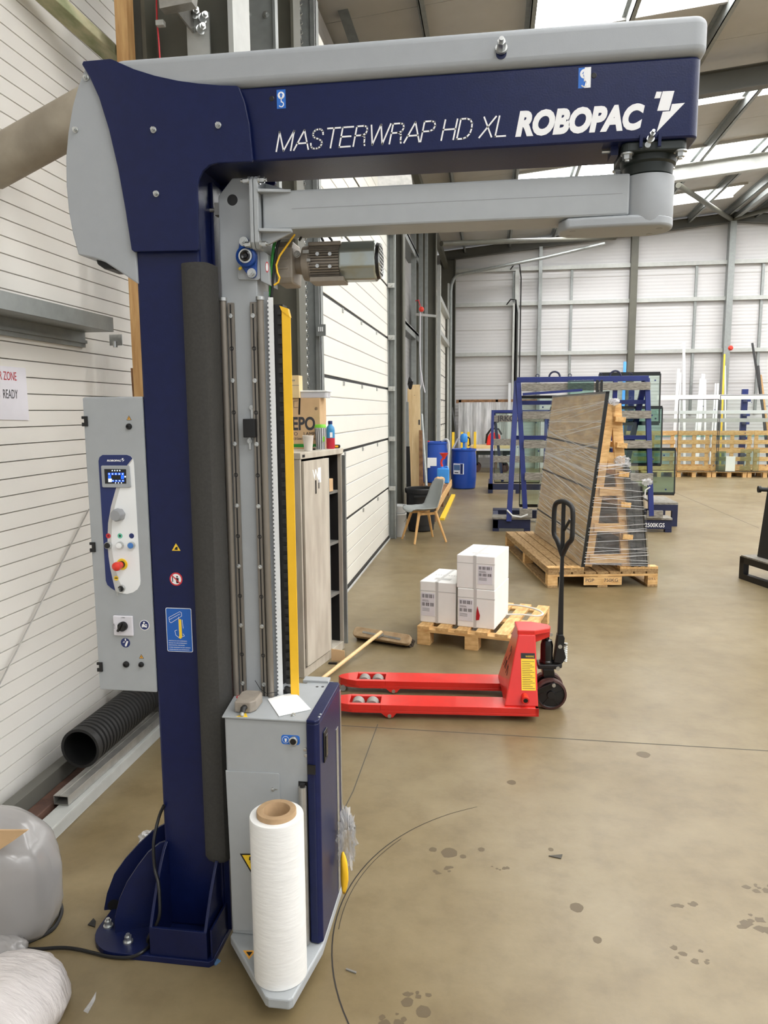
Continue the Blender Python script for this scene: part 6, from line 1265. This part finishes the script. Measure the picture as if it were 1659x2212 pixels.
# bench with jerrycan and funnel
bn = thing('low_bench', 'long low wooden bench along the wall with a yellow edge', 'bench', (-1.2, 14, 0))
MB().box(.09, .35, -2.6, 1.6, .28, .32).build('top', 'brown_wood', bn, bevel=.003); MB().box(.351, .37, -2.6, 1.6, .2, .325).build('edge_board', 'pine_y', bn)
for y_ in (-2.3, -.4, 1.4): MB().box(.12, .32, y_, y_ + .1, 0, .28).build('bench_leg', 'brown_wood', bn)
tag(MB().box(-.83, -.75, 11.9, 15.4, .0, .035).build('yellow_strip', 'sticker_yellow', None, bevel=.003), 'yellow strip lying on the floor along the bench', 'strip')
jx = CI(960, 14.8); jc = thing('jerrycan', 'light blue jerrycan on the bench with a red funnel in its neck', 'jerrycan', (jx, 14.8, .321))
MB().prism(rrect(-.12, .12, -.07, .07, .03), 'Z', 0, .30).build('can', 'jerry_blue', jc, bevel=.02, seg=3, smooth=1); MB().lathe([(.03, .30), (.03, .33), (0, .33)], (-.02, 0, 0), 14).build('neck', 'jerry_blue', jc, smooth=1); MB().torus((.06, 0, .30), .035, .012, 'Y', 10, 6, 0, math.pi).build('carry_handle', 'jerry_blue', jc)
fn_ = thing('funnel', 'red plastic funnel standing in the blue jerrycan', 'funnel', (jx - .02, 14.8, .652)); MB().tube([(0, 0, .0), (-.02, 0, .07), (-.01, 0, .13), (.03, 0, .17)], .022, 10).build('stem', 'estop_red', fn_, smooth=1); MB().lathe([(.02, .15), (.03, .18), (.09, .27), (.085, .27), (.02, .19)], (.035, 0, 0), 20).build('bowl', 'estop_red', fn_, smooth=1)
tag(blob((-1.0, 14.2, .415), (.1, .25, .08), 24, .7, .3, 3, 31, flat=False).build('cardboard_waste', 'cardboard', None, smooth=1), 'crushed brown cardboard heaped on the bench behind the chair', 'cardboard')
# bin
bi = thing('waste_bin', 'round black plastic bin behind the grey chair', 'bin', (-1.03, 10.85, 0))
MB().lathe([(.17, 0), (.19, .02), (.215, .56), (.235, .565), (.24, .62), (.23, .635), (.205, .63), (.2, .1), (0, .05)], (0, 0, 0), 32).build('body', 'bin_black', bi, smooth=1)
for s in (-1, 1): MB().bar((s * .06 - .02, -.235, .53), (s * .06 + .1, -.235, .53), .03, .025).build('grip', 'bin_black', bi)
# chair
ch = thing('shell_chair', 'grey plastic shell chair with splayed pale wooden legs', 'chair', (-.90, 9.98, 0), math.radians(28))
# the sitter faces local -x; shell profile swept in y
prof_c = [(-.25, .405), (-.24, .425), (-.20, .435), (-.10, .425), (.0, .42), (.08, .43), (.135, .46), (.17, .52), (.195, .60), (.215, .70), (.235, .79), (.245, .83)]
wid = [.16, .20, .225, .23, .23, .23, .23, .225, .215, .20, .175, .13]
cup = [.02, .03, .035, .04, .05, .06, .07, .07, .06, .05, .035, .02]
nv = len(prof_c) - 1
def shell(u, v):
    f = v * nv; i = min(int(f), nv - 1); t = f - i; L2 = lambda a: a[i] * (1 - t) + a[i + 1] * t
    x = prof_c[i][0] * (1 - t) + prof_c[i + 1][0] * t; z = prof_c[i][1] * (1 - t) + prof_c[i + 1][1] * t; s = (u - .5) * 2; y = s * L2(wid); k = L2(cup) * s * s
    up = min(1, max(0, (v - .35) / .3)); return Vector((x - k * up, y, z + k * (1 - up)))
MB().grid(shell, 16, 33).build('shell', 'chair_grey', ch, smooth=2, solid=.009)
for (fx, fy, tx, ty) in ((-.24, -.23, -.13, -.13), (-.24, .23, -.13, .13), (.22, -.23, .10, -.13), (.22, .23, .10, .13)): MB().cyl((fx, fy, 0), (tx, ty, .415), .014, .021, 12).build('leg', 'chair_wood', ch, smooth=1)
for s in (-1, 1): MB().bar((-.15, s * .125, .385), (.13, s * .125, .385), .022, .035).build('seat_rail', 'chair_wood', ch, bevel=.003)
MB().bar((-.13, -.13, .375), (.10, .13, .375), .025, .03).build('cross_brace', 'chair_wood', ch, bevel=.003)
# buckets
bk = thing('white_bucket', 'stack of white buckets beside the door track', 'bucket', (-1.30, 10.3, 0))
MB().lathe([(.09, 0), (.11, .30), (.118, .31), (.118, .33), (.108, .33), (.1, .29), (.08, .05), (0, .05)], (0, 0, 0), 22).build('bucket', 'bucket_white', bk, smooth=1); MB().lathe([(.10, .335), (.115, .42), (.122, .43), (.122, .445), (.11, .445), (.095, .35), (0, .34)], (0, 0, 0), 22).build('top_bucket', 'bucket_white', bk, smooth=1)
for z in (.30, .41): MB().torus((0, -.05, z - .02), .115, .004, 'Y', 14, 5, math.pi, 2 * math.pi).build('bail', 'steel', bk)
# boards leaning in the bay
def board(name, label, cat, u0, u1, v0, v1, Y, m, t=.02, lean_=.25, dz=0):
    a, b = onY(u0, v0, Y), onY(u1, v1, Y); w, h = b.x - a.x, a.z - dz; th_ = thing(name, label, cat, (a.x, Y, dz), group='boards leaning by the wall')
    MB().add([(0, 0, 0), (w, 0, 0), (w, t, 0), (0, t, 0), (-.02, lean_, h), (w - .05, lean_, h), (w - .05, lean_ + t, h), (-.02, lean_ + t, h)], [(0, 3, 2, 1), (4, 5, 6, 7), (0, 1, 5, 4), (1, 2, 6, 5), (2, 3, 7, 6), (3, 0, 4, 7)]).build('board', m, th_, bevel=.002); return th_
b0 = board('plywood_board', 'tall pale plywood board with cut-outs leaning by the dark column', 'board', 889, 911, 830, 1050, 12.4, 'ply', .02, .2)
for x_, z_, w_, h_ in ((.02, 1.99, .02, .05), (.07, 2.0, .03, .03), (.10, 1.52, .025, .17)): k = z_ / 2.1 * .2; MB().box(x_, x_ + w_, k - .006, k + .0, z_ - h_ / 2, z_ + h_ / 2).build('cut_out', 'print_dark', b0)
board('plywood_board', 'second plywood board just behind the tall one', 'board', 880, 900, 838, 1050, 12.75, 'ply', .02, .2)
board('brown_board', 'narrow brown board leaning right of the tall plywood', 'board', 905, 916, 930, 1045, 12.2, 'brown_wood', .02, .2)
board('grey_board', 'narrow grey board leaning left of the plywood', 'board', 877, 887, 868, 1045, 12.3, 'galv', .02, .15)
board('black_board', 'dark board leaning behind the bin', 'board', 878, 890, 965, 1055, 12.0, 'black', .02, .12)
tag(MB().cyl(onY(921, 1050, 13.2), onY(911, 895, 14), .025, n=8).build('grey_pole', 'galv', None), 'grey pole leaning on the dark column beside the drums', 'pole')
tag(MB().tube([onY(884, 830, 12.5) , onY(886, 818, 12.45), onY(889, 825, 12.4), onY(886, 838, 12.4)], .03, 8, closed=True).build('black_cable_coil', 'black', None), 'black cable coil hooked above the plywood boards', 'cable')
# ================================================================== far left corner
ct = thing('board_trolley', 'low trolley with a stack of pale boards near the far corner', 'trolley', (-.05, 21.8, 0))
MB().box(-.55, .55, -.4, .5, .50, .62).build('deck', 'green_dark', ct); MB().box(-.58, .56, -.5, .5, .625, .68).build('white_board', 'paper_old', ct); MB().box(-.56, .54, -.48, .5, .685, .76).build('pale_board', 'mdf', ct, bevel=.004)
for x_ in (-.40, .40): MB().cyl((x_, -.36, .13), (x_, -.28, .13), .13, n=18).build('wheel', 'tyre', ct); MB().box(x_ - .05, x_ + .05, -.36, -.28, .2, .5).build('castor_fork', 'green_dark', ct); MB().cyl((x_, .28, .13), (x_, .36, .13), .13, n=18).build('wheel', 'tyre', ct)
rc_ = thing('red_machine', 'red machine with a black handle standing on the trolley boards', 'machine', (.02, 21.95, .7605)); MB().prism([(-.2, 0), (.2, 0), (.2, .28), (.1, .36), (-.08, .36), (-.16, .24)], 'Y', -.2, .2).build('body', 'red_paint', rc_, bevel=.03); MB().tube([(-.2, -.1, .05), (-.18, -.1, .3), (-.05, -.1, .48), (.15, -.1, .46), (.24, -.1, .3)], .03, 8).build('handle', 'black', rc_, smooth=1)
cu = thing('plastic_curtain', 'cloudy plastic sheeting hung on a brown timber frame in the far corner', 'curtain', (-.2, 22.7, 0))
mb = MB(); mb.grid(lambda u, v: Vector((-.82 + u * 1.9, .03 * math.sin(u * 40) * (1 - .3 * v), .35 + v * 1.65)), 60, 4); mb.build('sheeting', 'curtain', cu, smooth=2)
MB().box(-.9, 1.5, .05, .12, 1.98, 2.08).build('frame_rail', 'brown_wood', cu)
for x_ in (-.82, .28): MB().box(x_, x_ + .07, .05, .12, 0, 2.08).build('frame_post', 'brown_wood', cu)
for i, u in enumerate((979, 998, 1012, 1026)): p = onY(u, 950, 21.0 + .1 * i); tag(MB().box(p.x - .035, p.x + .035, p.y, p.y + .03, 0, 1.16).build('yellow_post', 'sticker_yellow', None, bevel=.004), ('yellow post nearest the far left corner', 'second yellow post from the far left corner', 'third yellow post from the far left corner', 'yellow post closest to the trolley of pale boards')[i], 'post', 'yellow posts in the far corner')
tag(MB().bar(onY(977, 880, 21.6), onY(987, 945, 21.0), .03, .03).build('black_rod', 'black', None), 'thin black rod leaning in the far left corner', 'rod')
tag(MB().box(.44, .52, 22.5, 22.55, .0, 2.55).build('silver_strip', 'alu_profile', None), 'upright silver profile beside the plastic sheeting', 'profile')
# ================================================================== far right: crates, racking, profiles
def crate(x0, w, label):
    t = thing('slatted_crate', label, 'crate', (x0, 20.5, .145), group='pine crates along the far wall')
    s0 = None
    for z in (.02, .26, .47, .70, .93):
        if s0 is None: s0 = MB().box(0, w, 0, .025, 0, .11).build('slat', 'pine', t, bevel=.003); s0.location = (0, 0, z)
        else: shared('slat', s0, t, (0, 0, z))
    for x in (.02, w - .11, w * .47): MB().box(x, x + .09, .026, .06, 0, 1.05).build('post', 'pine', t)
    for z in (.03, .48, .93): MB().box(0, w, .58, .605, z, z + .1).build('back_slat', 'pine', t)
    MB().box(.0, w, .1, .58, .0, .03).build('floor_board', 'pine', t)
    return t
for i, (x, w_, lb) in enumerate(((3.6, 1.15, 'pine crate mostly hidden behind the glass panes'), (4.80, .82, 'pine crate with dark rods inside, right of the glass panes'), (5.66, 1.0, 'pine crate behind the small leaning sample panes'), (6.70, 1.0, 'pine crate at the right edge of the far row'))): crate(x, w_, lb)
fp0 = thing('far_pallet', 'pallet at the left end of the row under the pine crates', 'pallet', (3.9, 20.25, 0), group='pallets under the pine crates'); pallet(fp0, .85, 1.0, 6, .1, 'x', 'pine', .144)
for i, lb in enumerate(('second pallet in the row under the pine crates', 'third pallet in the row under the pine crates', 'fourth pallet in the row, below the small sample panes', 'pallet at the right end of the row under the pine crates')): copy_thing(fp0, (3.9 + .87 * (i + 1), 20.25, 0), 0, lb)
for i, (u0, u1, v0, v1, m, lb) in enumerate(((1548, 1566, 975, 1012, 'glass_mid', 'small glass sample leaning on the far crates, leftmost'), (1568, 1587, 986, 1012, 'paper', 'small white panel leaning on the far crates'), (1600, 1638, 970, 1012, 'glass', 'square glass sample leaning on the far crates, rightmost'))):
    a, b = onY(u0, v0, 20.4), onY(u1, v1, 20.4); tag(MB().box(a.x, b.x, 20.38, 20.41, .1455, a.z).build('sample_panel', m, None), lb, 'panel', 'samples leaning on the far crates')
kr = thing('profile_rack', 'blue cantilever rack holding long horizontal silver profiles at the far wall', 'rack', (6.0, 21.5, 0))
for x in (-2.3, .66, 2.2): MB().box(x, x + .15, .0, .1, 0, 2.28).build('upright', 'rack_blue', kr, bevel=.004)
for z in (.55, 1.0, 1.4, 1.62, 2.0):
    for x in (-2.3, .66, 2.2): MB().box(x + .02, x + .11, -.35, .0, z - .06, z).build('bracket', 'rack_blue', kr)
def prof_(z, y, h, x0, x1, m, lb): tag(MB().box(x0, x1, y, y + .06, z, z + h).build('long_profile', m, None, bevel=.003), lb, 'profile', 'long profiles on the far rack')
prof_(2.003, 21.2, .13, 4.4, 9.0, 'white_profile', 'white long profile on the top arm of the far rack'); prof_(1.623, 21.2, .09, 4.4, 9.0, 'alu_profile', 'silver long profile below the white one on the far rack'); prof_(1.402, 21.25, .10, 4.6, 9.0, 'galv_light', 'grey long profile, third from the top on the far rack'); prof_(1.003, 21.2, .16, 4.4, 8.0, 'glass_mid', 'bundle of greenish panes low on the far rack'); prof_(1.402, 21.33, .1, 5.7, 6.6, 'black', 'short black profile behind the blue post of the far rack')
pane('glass_unit', 'big clear pane standing in front of the far crates', 4.75, 5.72, .15, 2.0, 20.2, .05, 'glass_clear', .01); pane('glass_unit', 'clear pane at the right of the far crates', 5.76, 7.0, .15, 2.1, 20.2, .05, 'glass_clear', .01)
def lstrip(u0, v0, u1, v1, Y, w_, m, lb, nm='white_strip', d=.04): tag(MB().bar(onY(u0, v0, Y - .3) + (onY(u0, v0, Y - .3) - onY(u1, v1, Y)) * (onY(u0, v0, Y - .3).z / (onY(u1, v1, Y).z - onY(u0, v0, Y - .3).z)), onY(u1, v1, Y), w_, d, (0, 1, 0)).build(nm, m, None), lb, 'profile', 'long strips leaning on the far wall')
for i, (u0, v0, u1, v1, w_, m, lb) in enumerate(((1478, 930, 1477, 738, .07, 'white_profile', 'tallest white perforated strip leaning on the far wall'), (1457, 930, 1466, 797, .08, 'white_profile', 'white strip left of the tallest one'), (1466, 930, 1470, 805, .04, 'white_profile', 'thin white strip close to the tallest one'), (1510, 930, 1519, 808, .10, 'white_profile', 'wide white strip right of the grey rail'), (1503, 930, 1513, 818, .04, 'white_profile', 'thin white strip beside the wide one'), (1523, 930, 1523, 820, .05, 'white_profile', 'short white strip at the right of the wide one'), (1545, 925, 1551, 828, .05, 'white_profile', 'white strip left of the grey gable post'), (1539, 925, 1546, 828, .035, 'white_profile', 'thin white strip near the gable post'), (1558, 935, 1565, 765, .04, 'sticker_yellow', 'long yellowish strip leaning on the gable post'), (1567, 935, 1566, 790, .03, 'white_profile', 'thin white strip right of the gable post'), (1348, 830, 1350, 782, .08, 'jerry_blue', 'light blue strip standing behind the big blue rack'))): lstrip(u0, v0, u1, v1, 22.8, w_, m, lb)
for i, (u0, v0, u1, v1, m, lb) in enumerate(((1650, 900, 1625, 741, 'black', 'long black rod leaning at the right of the far wall'), (1645, 860, 1638, 790, 'black', 'short black rod beside the long one'), (1652, 880, 1643, 810, 'timber', 'pale wooden rod behind the black rods'))): lstrip(u0, v0, u1, v1, 22.7, .05, m, lb, 'dark_rod')
# ================================================================== black rack cut by the right edge
bk2 = thing('black_rack', 'dark glass rack with black framed units cut off by the right edge', 'glass rack', (2.6, 8.2, 0), world=True)
q = [G(1597, 1250), G(1664, 1280)]; dv = (q[1] - q[0]).normalized(); nv_ = Vector((-dv.y, dv.x, 0)) * -1
if nv_.x < 0: nv_ = -nv_
o_ = Vector((2.56, 8.05, 0)); e_x = Vector((.30, -.95, 0)).normalized(); e_y = Vector((.95, .30, 0)).normalized()
def RB(a, b, z): return o_ + e_x * a + e_y * b + Vector((0, 0, z))
def rbox(a0, a1, b0, b1, z0, z1, nm, m):
    return MB().add([RB(a, b, z) for z in (z0, z1) for b in (b0, b1) for a in (a0, a1)], [(0, 1, 3, 2), (4, 6, 7, 5), (0, 4, 5, 1), (1, 5, 7, 3), (3, 7, 6, 2), (2, 6, 4, 0)]).build(nm, m, bk2)
rbox(0, 1.3, 0, .06, 0, .06, 'base_beam', 'black'); rbox(0, 1.3, 0, .06, .17, .235, 'base_beam', 'black'); rbox(0, .07, 0, .06, .06, .17, 'base_post', 'black'); rbox(0, .07, 0, .9, .17, .235, 'base_beam', 'black'); rbox(0, .07, .84, .9, 0, .17, 'base_post', 'black'); rbox(0, 1.3, .84, .9, .17, .235, 'base_beam', 'black')
rbox(.02, .5, .0, .9, .236, .25, 'deck_board', 'grey_wood')
for k, (b0, h) in enumerate(((.11, 1.5), (.16, 1.45), (.21, 1.5), (.27, 1.55))):
    rb_ = MB().add([RB(a, b + (z / 10), z + .251) for z in (0, h) for a in (.12, 1.2) for b in (b0, b0 + .035)], [(0, 2, 3, 1), (4, 5, 7, 6), (0, 1, 5, 4), (1, 3, 7, 5), (3, 2, 6, 7), (2, 0, 4, 6)]).build('framed_unit', 'glass_edge' if k != 2 else 'galv', bk2)
MB().bar(RB(.3, .36, .24), RB(.3, .52, 1.7), .06, .06).build('rack_post', 'rack_dark', bk2)
p0 = onY(1642, 1057, 8.0); MB().cyl(p0, p0 + Vector((.5, -.05, -.02)), .022, n=10).build('stop_bar', 'black', bk2); MB().cyl(p0 + Vector((-.02, 0, 0)), p0 + Vector((.005, 0, 0)), .035, n=14).build('stop_end', 'black', bk2)
